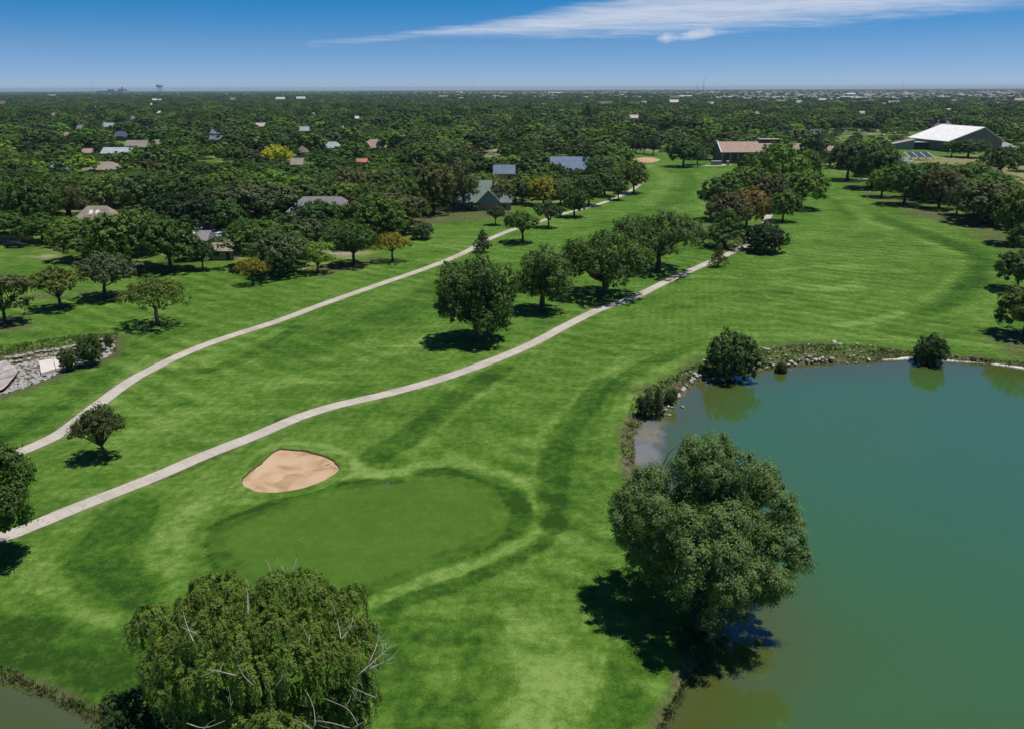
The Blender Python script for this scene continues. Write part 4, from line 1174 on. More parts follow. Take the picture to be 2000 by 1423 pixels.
house(708, 310, 317, 18, (0.42, 0.17, 0.12), 'gable', 'the red roof', 'small red roof below the salmon roof')
house(197, 371, 396, 32, BROWN, 'hip', 'the brown hip roof above the skylights', 'brown hip roof above the tan roof with skylights')
house(985, 317, 340, 40, BLUE, 'gable', 'the slate blue roof', 'slate blue roof beside the street in the middle of the canopy')
house(513, 240, 250, 28, (0.52, 0.48, 0.42), 'gable', 'the cream roof', 'cream roof left of a small white roof')
house(594, 243, 256, 20, PALE, 'gable', 'the small white-grey gable', 'small white-grey gable above the yellow-green tree')
house(158, 243, 252, 18, GREY, 'hip', 'the small grey hip roof', 'small grey hip roof at the upper left')
house(135, 258, 268, 14, ORANGE, 'gable', 'the small orange gable', 'small orange gable at the upper left')
house(1838, 234, 249, 40, (0.16, 0.15, 0.16), 'hip', 'the charcoal hip roof', 'charcoal hip roof just behind the white gymnasium roof')
house(1954, 278, 288, 44, (0.33, 0.30, 0.30), 'hip', 'the grey bungalow', 'grey-roofed bungalow right of the gymnasium')
house(1590, 240, 262, 20, (0.17, 0.165, 0.165), 'gable', 'the dark grey sliver roof', 'dark grey roof edge in the canopy left of the parked cars')
house(1238, 221, 231, 16, (0.6, 0.5, 0.47), 'gable', 'the pinkish white house', 'small pinkish white house in the far canopy')
FAR_H = [(548, 188, 194, 17, WHITE, 'left one of two bright white barn roofs near the skyline'), (588, 187, 193, 17, WHITE, 'right one of two bright white barn roofs near the skyline'),
         (1338, 182, 190, 26, WHITE, 'large white roof beyond the clubhouse canopy'), (1318, 185, 191, 20, BROWN, 'brown building beside the large white far roof'), (1316, 195, 200, 18, WHITE, 'small white roof just below the brown far building'),
         (1240, 201, 206, 16, WHITE, 'short white roof left of the large white far roof'), (1258, 197, 202, 10, PALE, 'tiny pale roof above the short white roof'),
         (1084, 178, 182, 26, WHITE, 'long white warehouse roof close to the skyline'), (1106, 178, 182, 14, SALMON, 'pinkish roof attached right of the long white warehouse'),
         (897, 177, 181, 13, WHITE, 'small bright white roof on the skyline in the middle'), (1022, 199, 210, 18, BROWN, 'brown roof in the far canopy'), (1052, 202, 209, 24, GREY, 'grey roof right of the brown far roof'),
         (1048, 201, 204, 6, ORANGE, 'tiny orange gable on the grey far roof row'), (1128, 202, 209, 18, GREY, 'grey roof before the pointed dark tree'), (1182, 198, 205, 26, BROWN, 'brown-grey roof between two green crowns'),
         (960, 203, 211, 16, GREY, 'lone grey roof in the canopy above the middle'), (102, 184, 188, 15, WHITE, 'white roof at the upper left skyline'), (75, 208, 213, 20, WHITE, 'white roof low in the upper left canopy'),
         (48, 208, 213, 10, PALE, 'pale roof at the far upper left'), (124, 209, 215, 12, PALE, 'pale roof right of the upper left white roof'), (182, 208, 213, 18, PALE, 'pale long roof in the upper left canopy'),
         (106, 220, 226, 12, TAN, 'tan roof below the upper left roofs'), (6, 197, 203, 14, BROWN, 'brown block roof at the left edge'), (8, 210, 217, 14, PALE, 'pale wall at the left edge under the brown roof'),
         (303, 193, 196, 9, WHITE, 'left one of two tiny white roofs'), (314, 193, 196, 6, WHITE, 'right one of two tiny white roofs'), (298, 201, 205, 8, WHITE, 'tiny white roof just below the two tiny ones'),
         (258, 224, 233, 13, BLUE, 'small blue-grey gable in the left middle canopy'), (214, 240, 248, 20, PALE, 'pale bluish gable above the dark blue roof'), (310, 217, 221, 8, WHITE, 'tiny white box roof in the left canopy'),
         (455, 190, 195, 9, TAN, 'tan far roof at the upper left of the canopy'), (613, 220, 224, 8, PALE, 'tiny pale roof over the middle left canopy'), (697, 227, 232, 8, WHITE, 'tiny white roof over the salmon roof'),
         (673, 243, 249, 9, PALE, 'tiny pale roof above the pale blue roof'), (1941, 199, 208, 20, WHITE, 'brightest white roof at the right skyline'), (1960, 199, 206, 9, WHITE, 'white roof right of the brightest one'),
         (1988, 199, 205, 9, WHITE, 'small white roof near the right edge'), (1993, 192, 198, 24, (0.5, 0.4, 0.36), 'long pinkish roof at the right edge skyline'), (1852, 212, 217, 9, WHITE, 'white cube house left of the bright right roofs'),
         (1745, 196, 204, 22, PALE, 'pale roof cluster house in the right distance'), (1722, 201, 206, 14, WHITE, 'white roof before the pale roof in the right distance'), (1683, 217, 222, 10, PALE, 'small pale roof in the right canopy'),
         (1478, 218, 223, 14, SALMON, 'pinkish roof in the canopy left of the gymnasium'), (1388, 199, 204, 12, PALE, 'pale roof right of the white far roofs'), (1560, 196, 200, 10, PALE, 'pale roof left of the parked cars'),
         (1880, 182, 192, 44, (0.06, 0.045, 0.045), 'long dark brown flat block in the right distance')]
for cx, a, b, w, c_, lb in FAR_H:
    house(cx, a, b, w, c_, 'gable', lb.split(' in ')[0], lb, far=True, eh=3.2 if c_ is not WHITE else 4.0, name='far_house')

# ---- gymnasium with the big white roof
A = G(1775, 270, 7)[:2]; B = G(1853, 278, 7)[:2]
ux = (B - A) / np.linalg.norm(B - A); uy = np.array([-ux[1], ux[0]])
if uy[1] < 0: uy = -uy
L = np.linalg.norm(B - A)
yaw = math.atan2(ux[1], ux[0]); Wd = 42.0
mid = B + uy * Wd * 0.62
rz_ = height_at(mid, 250) - 7
gym = thing('gymnasium', 'large brown gymnasium with a huge sloping white roof', 'building', (A[0], A[1], 0), yaw)
sg = 1 if (ux[0] * uy[1] - ux[1] * uy[0]) > 0 else -1
W_ = Wd * sg; Rg = Wd * 0.62 * sg
m = MB()
m.add([(0, 0, 0), (L, 0, 0), (L, W_, 0), (0, W_, 0), (0, 0, 7), (L, 0, 7), (L, W_, 7), (0, W_, 7), (0, Rg, 7 + rz_), (L, Rg, 7 + rz_)],
      [(0, 1, 5, 4), (2, 3, 7, 6)], [(1, 2, 6), (1, 6, 5), (5, 6, 9), (3, 0, 4), (3, 4, 7), (4, 8, 7)])
link('wall', m.mesh('wall', [M['wall']]), gym, color=(0.24, 0.175, 0.145))
m = MB()
for z0 in (0.05, 0.55):
    m.add([(-0.6, -0.8 * sg, 7 + z0), (L + 0.6, -0.8 * sg, 7 + z0), (L + 0.6, Rg, 7 + rz_ + z0), (-0.6, Rg, 7 + rz_ + z0), (-0.6, W_ + 0.8 * sg, 7 + z0), (L + 0.6, W_ + 0.8 * sg, 7 + z0)], [(0, 1, 2, 3), (3, 2, 5, 4)])
m.add([(-0.6, -0.8 * sg, 7.05), (L + 0.6, -0.8 * sg, 7.05), (L + 0.6, -0.8 * sg, 7.55), (-0.6, -0.8 * sg, 7.55), (L + 0.6, Rg, 7.05 + rz_), (L + 0.6, Rg, 7.55 + rz_), (L + 0.6, W_ + .8 * sg, 7.05), (L + 0.6, W_ + .8 * sg, 7.55)], [(0, 1, 2, 3), (1, 4, 5, 2), (4, 6, 7, 5)])
link('roof', m.mesh('roof', [M['roof']]), gym, color=(0.84, 0.83, 0.81))
for k, w_ in enumerate((2.0, 1.6, 2.4, 1.6, 2.2)):
    m = MB(); m.box((L + 0.1, sg * (Wd * (0.42 + 0.05 * k)), 8.0), (0.15, w_, 2.0))
    link('wall_lettering', m.mesh('letters', [M['lett']] if 'lett' in M else [simple_mat('blue_paint', (0.20, 0.24, 0.40), 0.5)]), gym)
KEEP.append((1775, 1925, 246, 285, A[1] - 5)); LAND.append((mid[0], mid[1], 'the gymnasium'))
# annex with mono-pitch roof
p = G(1760, 292, 0); aw = 46 / ppm(p)
ann = thing('annex_building', 'tan annex with sloping roof in front of the gymnasium', 'building', (p[0], p[1] + 4, 0), -0.2)
m = MB(); a, b = aw / 2, 6
m.add([(-a, -b, 0), (a, -b, 0), (a, b, 0), (-a, b, 0), (-a, -b, 3), (a, -b, 7.0), (a, b, 7.0), (-a, b, 3)], [(0, 1, 5, 4), (1, 2, 6, 5), (2, 3, 7, 6), (3, 0, 4, 7)])
link('wall', m.mesh('wall', [M['wall']]), ann, color=(0.36, 0.30, 0.25))
m = MB(); m.add([(-a - .5, -b - .5, 2.95), (a + .5, -b - .5, 7.15), (a + .5, b + .5, 7.15), (-a - .5, b + .5, 2.95), (-a - .5, -b - .5, 3.3), (a + .5, -b - .5, 7.5), (a + .5, b + .5, 7.5), (-a - .5, b + .5, 3.3)],
                [(3, 2, 1, 0), (4, 5, 6, 7), (0, 1, 5, 4), (1, 2, 6, 5), (2, 3, 7, 6), (3, 0, 4, 7)])
link('roof', m.mesh('roof', [M['roof']]), ann, color=(0.38, 0.33, 0.32))
m = MB(); m.box((a + 9, 0, 2.6), (17, 11, 5.2)); link('flat_wing', m.mesh('wing', [M['wall']]), ann, color=(0.05, 0.05, 0.055))
m = MB(); m.box((a + 9, 0, 5.4), (18, 12, 0.3)); link('flat_roof', m.mesh('wroof', [M['roof']]), ann, color=(0.42, 0.42, 0.45))
KEEP.append((1738, 1810, 275, 300, p[1]))
# pool with shade frames and a red umbrella
PO = GP([(1743, 316), (1746, 309), (1760, 310), (1782, 314), (1775, 316)])
m = MB(); c0 = PO.mean(0)
m.add(np.column_stack([PO, np.full(len(PO), 0.25)]), T=[(0, i + 1, i) for i in range(1, len(PO) - 1)])
pool = link('swimming_pool', m.mesh('pool', [simple_mat('pool_water', (0.02, 0.30, 0.50), 0.05, 0.3, 0.1, 0.5)]))
tag(pool, 'bright blue swimming pool beside the shade canopy', 'pool')
m = MB(); ring = np.column_stack([PO, np.full(len(PO), 0.3)]); out = np.column_stack([c0 + (PO - c0) * 1.18, np.full(len(PO), 0.3)])
n = len(PO); m.add(np.vstack([ring, out]), [(i, (i + 1) % n, n + (i + 1) % n, n + i) for i in range(n)])
link('pool_rim', m.mesh('rim', [M['concrete']]), pool)
KEEP.append((1740, 1835, 296, 320, G(1780, 318)[1]))
p = G(1800, 314); sw = 46 / ppm(p)
sh = thing('shade_canopy', 'dark blue shade canopy with white frames beside the pool', 'canopy', (p[0], p[1], 0))
for k in range(3):
    x0 = (-0.5 + k / 3) * sw; w1 = sw / 3 - 0.5
    m = MB(); m.add([(x0 + .3, 0, 2.2), (x0 + w1, 0, 2.2), (x0 + w1 - 1.2, 6.5, 4.6), (x0 - .9, 6.5, 4.6), (x0 + .3, 0, 2.3), (x0 + w1, 0, 2.3), (x0 + w1 - 1.2, 6.5, 4.7), (x0 - .9, 6.5, 4.7)], [(3, 2, 1, 0), (4, 5, 6, 7), (0, 1, 5, 4), (2, 3, 7, 6)])
    link('shade_panel', m.mesh('panel', [M['wall']]), sh, color=(0.03, 0.055, 0.10))
for k in range(4):
    x0 = (-0.5 + k / 3) * sw - 0.1
    m = MB(); m.tube([(x0, 0, 0), (x0, 0, 2.35), (x0 - 1.2, 6.5, 4.8), (x0 - 1.2, 6.5, 0)], 0.28, 5)
    link('frame', m.mesh('frame', [M['white']]), sh)
p = G(1768, 305)
um = thing('parasol', 'red parasol between the tan annex and the shade canopy', 'umbrella', (p[0], p[1], 0))
m = MB(); n = 8; m.add([(2.1 * math.cos(a_), 2.1 * math.sin(a_), 2.3) for a_ in np.linspace(0, 2 * math.pi, n, endpoint=False)] + [(0, 0, 3.2)], T=[(i, (i + 1) % n, n) for i in range(n)])
link('canopy', m.mesh('canopy', [simple_mat('red_canvas', (0.55, 0.03, 0.06), 0.8)]), um)
m = MB(); m.tube([(0, 0, 0), (0, 0, 3.2)], 0.06, 5); link('pole', m.mesh('pole', [M['white']]), um)
p = G(1850, 326)
tag(link('white_pole', (lambda m: (m.tube([(0, 0, 0), (0, 0, 10)], 0.12, 6), m.tube([(-0.35, 0, 10), (0.35, 0, 10.0)], 0.15, 5), m.box((0, 0, 0.2), (0.8, 0.8, 0.4)), m.mesh('pole', [M['white']]))[-1])(MB()), None, (p[0], p[1], 0)), 'white pole standing on the dry lawn', 'pole')

# ---- clubhouse
p0, p1 = G(1409, 320), G(1500, 320)
cw = p1[0] - p0[0]
cl = thing('clubhouse', 'clubhouse with terracotta roof, white gable trim and dark windows between columns', 'building', (p0[0], p0[1] + 2.5, 0))
wh = height_at((p0[0], p0[1] + 2.5), 295.5); rd = 20.0; rh = height_at((p0[0], p0[1] + 2.5 + rd / 2), 278) - wh
full = cw * 1.25
m = MB(); m.add([(0, 0, 0), (full, 0, 0), (full, rd, 0), (0, rd, 0), (0, 0, wh), (full, 0, wh), (full, rd, wh), (0, rd, wh), (0, rd / 2, wh + rh), (full, rd / 2, wh + rh)], [(0, 1, 5, 4), (2, 3, 7, 6)], [(3, 0, 4), (3, 4, 7), (4, 8, 7), (1, 2, 6), (1, 6, 5), (5, 6, 9)])
link('wall', m.mesh('wall', [M['wall']]), cl, color=(0.21, 0.15, 0.12))
ms = wh + 0.02
m = MB()
for z0 in (0.02, 0.35): m.add([(-0.4, -2.4, wh - 0.9 + z0), (full, -2.4, wh - 0.9 + z0), (full, rd / 2, wh + rh + z0), (-0.4, rd / 2, wh + rh + z0), (full, rd + 1, wh - .5 + z0), (-0.4, rd + 1, wh - .5 + z0)], [(0, 1, 2, 3), (3, 2, 4, 5)])
m.add([(-0.4, -2.4, wh - .88), (full, -2.4, wh - .88), (full, -2.4, wh - .55), (-.4, -2.4, wh - .55)], [(0, 1, 2, 3)])
link('roof', m.mesh('roof', [M['roof']]), cl, color=(0.37, 0.255, 0.21))
m = MB(); m.add([(-0.9, -2.6, wh - 1.0), (-0.4, -2.6, wh - 1.0), (-0.4, rd / 2, wh + rh + .1), (-0.9, rd / 2, wh + rh + .1), (-0.9, -2.6, wh - .3), (-.4, -2.6, wh - .3), (-.4, rd / 2, wh + rh + .9), (-.9, rd / 2, wh + rh + .9)], [(0, 1, 2, 3), (4, 7, 6, 5), (0, 4, 5, 1), (0, 3, 7, 4), (1, 5, 6, 2)])
link('gable_trim', m.mesh('trim', [M['white']]), cl)
cm = MB(); cm.box((0, 0, wh / 2 - 0.5), (0.7, 0.7, wh - 1)); ce = cm.mesh('column', [M['wall']])
for k in range(7): link('column', ce, cl, (0.6 + k * cw / 6, -1.9, 0), (0.38, 0.27, 0.22))
wm = MB(); wm.box((0, 0, 0), (cw / 6 - 1.4, 0.15, wh * 0.46)); we = wm.mesh('window', [M['window']])
for k in range(6): link('window', we, cl, (0.6 + (k + 0.5) * cw / 6, -0.05, wh * 0.5))
m = MB(); m.box((cw / 2, -2.1, wh * 0.13), (cw, 0.25, wh * 0.22)); link('terrace_wall', m.mesh('terrace', [M['wall']]), cl, color=(0.17, 0.11, 0.09))
m = MB(); m.box((cw * 1.12, rd * 0.55, wh + rh + 0.4), (12, 5, 2.2)); link('roof_box', m.mesh('box', [M['wall']]), cl, color=(0.12, 0.09, 0.07))
m = MB(); m.box((cw * 1.12, rd * 0.55, wh + rh + 1.7), (13, 6, 0.35)); link('box_roof', m.mesh('boxr', [M['roof']]), cl, color=(0.6, 0.5, 0.42))
KEEP.append((1405, 1500, 276, 322, p0[1])); LAND.append((p0[0] + cw / 2, p0[1] + 10, 'the clubhouse'))
house(1555, 280, 292, 44, SALMON, 'gable', 'the cream clubhouse wing', 'cream and terracotta wing right of the clubhouse', wcol=(0.5, 0.42, 0.34), name='clubhouse_wing')
house(1620, 283, 299, 22, (0.50, 0.34, 0.28), 'gable', 'the pinkish side wing', 'pinkish gabled wing between two dark conifers', wcol=(0.5, 0.4, 0.34), name='side_wing')
house(1358, 283, 289, 14, (0.5, 0.36, 0.28), 'gable', 'the little tan hut', 'little tan hut left of the clubhouse', name='hut')


# ------------------------------------------------------------------ vehicles
def car_meshes():
    m = MB()
    prof = [(-2.2, 0.35), (2.2, 0.35), (2.25, 0.8), (1.3, 0.95), (0.75, 1.45), (-1.2, 1.48), (-1.9, 1.0), (-2.25, 0.9)]
    n = len(prof)
    V = [(x, -0.88, z) for x, z in prof] + [(x, 0.88, z) for x, z in prof]
    for i in (4, 5, n + 4, n + 5): V[i] = (V[i][0], V[i][1] * 0.82, V[i][2])
    m.add(V, [(i, n + i, n + (i + 1) % n, (i + 1) % n) for i in range(n)], [(0, i, i + 1) for i in range(1, n - 1)] + [(n, n + i + 1, n + i) for i in range(1, n - 1)])
    g = MB()
    for s in (-1, 1):
        g.add([(1.15, s * 0.89, 0.98), (0.68, s * 0.79, 1.38), (-1.15, s * 0.79, 1.4), (-1.7, s * 0.89, 1.0)], [(0, 1, 2, 3)])
    g.add([(1.27, -0.76, 1.0), (1.27, 0.76, 1.0), (0.82, 0.66, 1.4), (0.82, -0.66, 1.4)], [(0, 1, 2, 3)])
    g.add([(-1.84, -0.74, 1.08), (-1.84, 0.74, 1.08), (-1.28, 0.66, 1.42), (-1.28, -0.66, 1.42)], [(0, 1, 2, 3)])
    w = MB(); w.tube([(0, -0.12, 0), (0, 0.12, 0)], 0.33, 10)
    return m.mesh('car_body', [M['paint']]), g.mesh('car_glass', [M['window']]), w.mesh('wheel', [M['tyre']])


CB, CG, CWH = car_meshes()
def car(px, py, yaw, color, label, group, scale=1.0, z=0.08):
    p = G(px, py)
    o = thing('parked_car', label, 'car', (p[0], p[1], z), yaw, group); o.scale = (scale,) * 3
    link('body', CB, o, color=color); link('glass', CG, o)
    for x in (-1.35, 1.35):
        for y in (-0.8, 0.8): link('wheel', CWH, o, (x, y, 0.33))
    return o


car(452, 424, 0.2, (0.5, 0.02, 0.05), 'red car under the trees above the parking lane', None)
for k, (px, py, c_, w_) in enumerate(((393, 448, (0.6, 0.65, 0.7), 'silver car at the upper end of the parking lane'), (406, 455, (0.10, 0.16, 0.28), 'dark blue car in the parking lane'), (418, 458, (0.42, 0.55, 0.68), 'light blue car in the parking lane'),
                                      (430, 463, (0.7, 0.72, 0.74), 'white car at the lower end of the parking lane'), (437, 470, (0.05, 0.06, 0.08), 'black car in front of the white one in the parking lane'))):
    car(px, py, 1.1, c_, w_, 'cars in the parking lane')
car(30, 484, 0.1, (0.03, 0.03, 0.04), 'black pickup-like car beside the brown fence at the left', None, 1.25)
for k, (px, py) in enumerate(((1624, 258), (1655, 259), (1680, 257), (1690, 262), (1713, 259), (1724, 266), (1746, 262), (1636, 273))):
    car(px, py, 0.1 + 0.3 * k, (0.75, 0.75, 0.74), 'white car parked under the trees left of the gymnasium', 'white cars parked left of the gymnasium', 1.3)
    KEEP.append((px - 7, px + 7, py - 4, py + 1, G(px, py)[1]))
car(960, 303, 0.4, (0.7, 0.7, 0.7), 'white car on the street in the middle of the canopy', None, 1.2); KEEP.append((935, 985, 298, 308, G(960, 304)[1]))
car(1293, 298, 0.2, (0.4, 0.4, 0.42), 'grey car on the far street', None, 1.2)
KEEP += [(1212, 1345, 285, 299, 590), (382, 440, 443, 468, 240), (440, 460, 418, 430, 270), (0, 68, 448, 478, 240), (1640, 1750, 266, 275, 680)]
# golf carts
bm_ = MB(); bm_.add([(-1.2, -.6, .3), (1.2, -.6, .3), (1.2, .6, .3), (-1.2, .6, .3), (-1.2, -.6, .85), (-.2, -.6, .85), (.1, -.6, .5), (.8, -.6, .5), (1.2, -.6, .95), (-1.2, .6, .85), (-.2, .6, .85), (.1, .6, .5), (.8, .6, .5), (1.2, .6, .95)],
                    [(0, 3, 2, 1), (4, 5, 10, 9), (5, 6, 11, 10), (6, 7, 12, 11), (7, 8, 13, 12), (0, 4, 9, 3), (1, 2, 13, 8), (0, 1, 7, 6), (3, 11, 12, 2), (0, 6, 5, 4), (3, 9, 10, 11)], [(1, 8, 7), (2, 12, 13)])
gb = bm_.mesh('cart_body', [M['paint']])
m = MB(); m.box((-0.1, 0, 1.9), (1.9, 1.25, 0.1)); m.box((-0.1, 0, 1.97), (1.5, 0.9, 0.06)); gr = m.mesh('cart_roof', [M['white']])
m = MB()
for x in (-1.0, 0.85):
    for y in (-.55, .55): m.tube([(x, y, .8), (x * 0.9, y, 1.9)], 0.035, 4)
gp = m.mesh('cart_posts', [M['metal']])
m = MB(); m.tube([(0, -.1, 0), (0, .1, 0)], .23, 8); gw = m.mesh('cart_wheel', [M['tyre']])
for k, (px, lb) in enumerate(((1391, 'leftmost cart'), (1396, 'second cart'), (1401, 'third cart'), (1406, 'rightmost cart'), (1421, 'separate golf cart'))):
    p = G(px, 323)
    o = thing('golf_cart', ('white-roofed %s of the four parked before the clubhouse gable' % lb) if k < 4 else 'separate golf cart parked in front of the clubhouse columns', 'golf cart', (p[0], p[1], 0.1), 1.4, 'golf carts parked by the clubhouse'); o.scale = (1.25,) * 3
    link('body', gb, o, color=(0.1, 0.12, 0.13)); link('roof', gr, o); link('posts', gp, o)
    for x in (-.8, .8):
        for y in (-.55, .55): link('wheel', gw, o, (x, y, .23))
KEEP.append((1385, 1430, 312, 326, 480))

# ------------------------------------------------------------------ small things
def fence(pts, h, c, label, z=0.0):
    L = GP(pts); o = thing('wooden_fence', label, 'fence', (L[0][0], L[0][1], 0)); m = MB(); pm = MB()
    L = resample(L, 2.4) - L[0]
    for a, b in zip(L[:-1], L[1:]):
        d = b - a; l = np.linalg.norm(d); an = math.atan2(d[1], d[0])
        for q in np.arange(0.1, l, 0.2): m.box((*(a + d * q / l), h / 2), (0.17, 0.04, h + 0.05 * random.random()), an)
        link('post', None or (lambda k: (k.box((0, 0, h / 2), (0.14, 0.14, h + 0.15)), k.mesh('post', [M['wood']]))[-1])(MB()), o, (a[0], a[1], 0), c) if len(L) < 40 else None
    link('fence_boards', m.mesh('boards', [M['wood']]), o, color=c)
    return o


fence([(-30, 476), (20, 474), (66, 470)], 2.6, (0.22, 0.15, 0.10), 'brown board fence behind the black car at the left edge')
fence([(446, 503), (478, 499), (500, 494)], 2.2, (0.10, 0.08, 0.07), 'dark board fence beside the small tan-roofed shed')
fence([(800, 418), (850, 414), (925, 411), (990, 409)], 1.8, (0.13, 0.10, 0.085), 'low dark fence at the back of the lawn corner')

# flag on the green
p = G(758, 972); gz = ground_z(p[0], p[1])
o = thing('flagstick', 'thin flagstick with a small pale blue flag on the putting green', 'flag', (p[0], p[1], gz))
m = MB(); m.tube([(0, 0, -0.1), (0, 0, 2.2)], 0.02, 6); link('pole', m.mesh('pole', [M['white']]), o)
m = MB(); x_ = np.linspace(0, 0.52, 6); w_ = 0.04 * np.sin(x_ * 9)
V = [(a, b, z) for z in (2.18, 1.83) for a, b in zip(x_, w_)]
m.add(V, [(i, i + 1, i + 7, i + 6) for i in range(5)]); link('flag_cloth', m.mesh('flag', [simple_mat('pale_cloth', (0.62, 0.74, 0.9), 0.8)]), o)
m = MB(); m.tube([(0, 0, 0.012), (0, 0, 0.02)], 0.06, 10); link('hole_cup', m.mesh('cup', [M['dark']]), o)
# rakes
def rake(px, py, yaw, label, z=None):
    p = G(px, py)
    o = thing('bunker_rake', label, 'rake', (p[0], p[1], (ground_z(p[0], p[1]) if z is None else z) + 0.06), yaw)
    m = MB(); m.tube([(-0.9, 0, 0), (0.8, 0, 0.05)], 0.02, 5); link('handle', m.mesh('handle', [M['wood']]), o, color=(0.06, 0.05, 0.04))
    m = MB(); m.box((0.82, 0, 0.03), (0.06, 0.7, 0.07))
    for k in range(8): m.box((0.82, -0.32 + k * 0.09, -0.03), (0.02, 0.02, 0.09))
    link('rake_head', m.mesh('head', [M['dark']]), o)


rake(455, 953, 0.25, 'dark bunker rake lying on the grass left of the near bunker')
rake(648, 908, 2.4, 'bunker rake lying in the sand at the right end of the near bunker', -0.24)

# concrete slabs and channel of the ditch
def slab(px4, z, th, label, tilt=0.0):
    q = np.array([G(a, b, z) for a, b in px4]); c0 = q.mean(0); q = q - c0
    m = MB(); lo = q - np.array([0, 0, th])
    m.add(np.vstack([q, lo]), [(0, 1, 2, 3)[::-1], (4, 5, 6, 7), (0, 1, 5, 4), (1, 2, 6, 5), (2, 3, 7, 6), (3, 0, 4, 7)])
    o = link('concrete_slab', m.mesh('slab', [simple_mat('pale_concrete', (0.66, 0.60, 0.55), 0.85, 0.8, 0.08)]), None, tuple(c0))
    return tag(o, label, 'slab')


slab([(76, 704), (103.5, 700), (108, 720), (80, 728)], -0.15, 0.6, 'larger pale square concrete slab in the ditch')
slab([(104.5, 699.5), (126, 695), (131, 714), (109, 719.5)], -0.2, 0.6, 'smaller pale concrete slab touching the larger one')
CH = closed_curve(GP([(-60, 702), (0, 702), (22, 712), (34, 726), (24, 742), (0, 764), (-60, 785)], -0.6), 0.6)
V, T = flat_fill(CH, -0.42, 0.35, 0.6)
tC = NT('channel_concrete'); P = tC.pos()
tC.bsdf(tC.ramp(tC.noise(P, 0.35, 5, 0.65), [(0.34, (0.22, 0.20, 0.19)), (0.5, (0.40, 0.37, 0.35)), (0.62, (0.60, 0.52, 0.44))]), 0.9)
tag(link('concrete_channel', np_mesh('channel', V, T=T, mats=[tC.m], smooth=True)), 'worn concrete spillway apron at the left end of the ditch', 'spillway')

# rocks
def rock_mesh(seed):
    import bmesh
    r = np.random.default_rng(seed)
    b = bmesh.new(); bmesh.ops.create_icosphere(b, subdivisions=2, radius=1)
    k = r.normal(size=(5, 3)); k /= np.linalg.norm(k, axis=1)[:, None]
    for v in b.verts:
        p = np.array(v.co)
        for q in k:
            e = p @ q
            if e > 0.55: p = p - q * (e - 0.55) * 0.9
        p *= 1 + 0.12 * (r.random() - .5)
        v.co = Vector(p * (1, 0.72, 0.55))
    me = bpy.data.meshes.new('rock'); b.to_mesh(me); b.free(); me.materials.append(M['rock'])
    return me


tR = NT('limestone'); tc = tR.n('ShaderNodeTexCoord').outputs['Object']; oc = tR.n('ShaderNodeObjectInfo').outputs['Color']
f = tR.noise(tc, 2.2, 5, 0.65)
tR.bsdf(tR.mix(1.0, oc, tR.ramp(f, [(0.3, (0.55, 0.52, 0.48)), (0.6, (1.1, 1.08, 1.05))]), 'MULTIPLY'), 0.9, f, 0.4, 0.15, 0.2)
M['rock'] = tR.m
ROCKS = [rock_mesh(s) for s in range(5)]
def rock(px, py, spx, z=None):
    zz = WATER + 0.1 if z is None else z
    p = G(px, py, zz)
    if z is None:
        g = ground_z(p[0], p[1])
        if g > zz: p = G(px, py, g); zz = g
    s = spx / ppm(p) / 2
    o = link('shore_rock', random.choice(ROCKS), None, (p[0], p[1], zz + 0.12 * s), np.array((0.58, 0.55, 0.50)) * random.uniform(0.65, 1.15))
    o.scale = (s, s * random.uniform(0.8, 1.2), s * random.uniform(0.8, 1.2)); o.rotation_euler = (random.uniform(-.3, .3), random.uniform(-.3, .3), random.uniform(0, 6))
    return tag(o, 'pale limestone rock on the pond bank', 'rock', 'pale rocks along the pond bank')


LINE = [(1292, 806, 12), (1299, 801, 12), (1305, 794, 9), (1308, 810, 10), (1312, 795, 14), (1333, 794, 9), (1320, 785, 10), (1322, 776, 11), (1326, 773, 16), (1337, 760, 14), (1334, 757, 9), (1341, 753, 10), (1350, 745, 18), (1354, 741, 12), (1361, 736, 12),
        (1366, 734, 10), (1375, 732, 8), (1382, 732, 9), (1390, 729, 9), (1357, 731, 13), (1350, 726, 8), (1464, 722, 10), (1470, 719, 12), (1478, 716, 10), (1482, 712, 14), (1490, 715, 10), (1497, 718, 8), (1506, 710, 10), (1510, 713, 8),
        (1540, 712, 9), (1546, 707, 12), (1553, 711, 9), (1560, 704, 10), (1566, 702, 8), (1576, 705, 12), (1578, 697, 12), (1586, 706, 9), (1593, 703, 12), (1600, 702, 8), (1606, 700, 12), (1614, 704, 8), (1625, 701, 14), (1492, 682, 11), (1500, 683, 13),
        (1502, 690, 8), (1514, 688, 6), (1520, 680, 6), (1557, 686, 8), (1562, 679, 7), (1573, 692, 6), (1578, 673, 7), (1588, 682, 6), (1618, 666, 6), (1630, 669, 15), (1641, 672, 10), (1669, 670, 8), (1674, 671, 6), (1680, 680, 8), (1700, 675, 7), (1697, 702, 11), (1655, 709, 6), (1672, 708, 6), (1520, 697, 7), (1535, 693, 6), (1604, 684, 5)]
for a in LINE: rock(*a)
for k in range(95):
    t_ = random.random()
    if t_ < 0.5: px = random.uniform(1290, 1380); py = np.interp(px, [1290, 1330, 1380], [800, 762, 722]) + random.uniform(-26, 4)
    else: px = random.uniform(1465, 1700); py = random.uniform(676, 708)
    rock(px, py, random.uniform(2.5, 6))
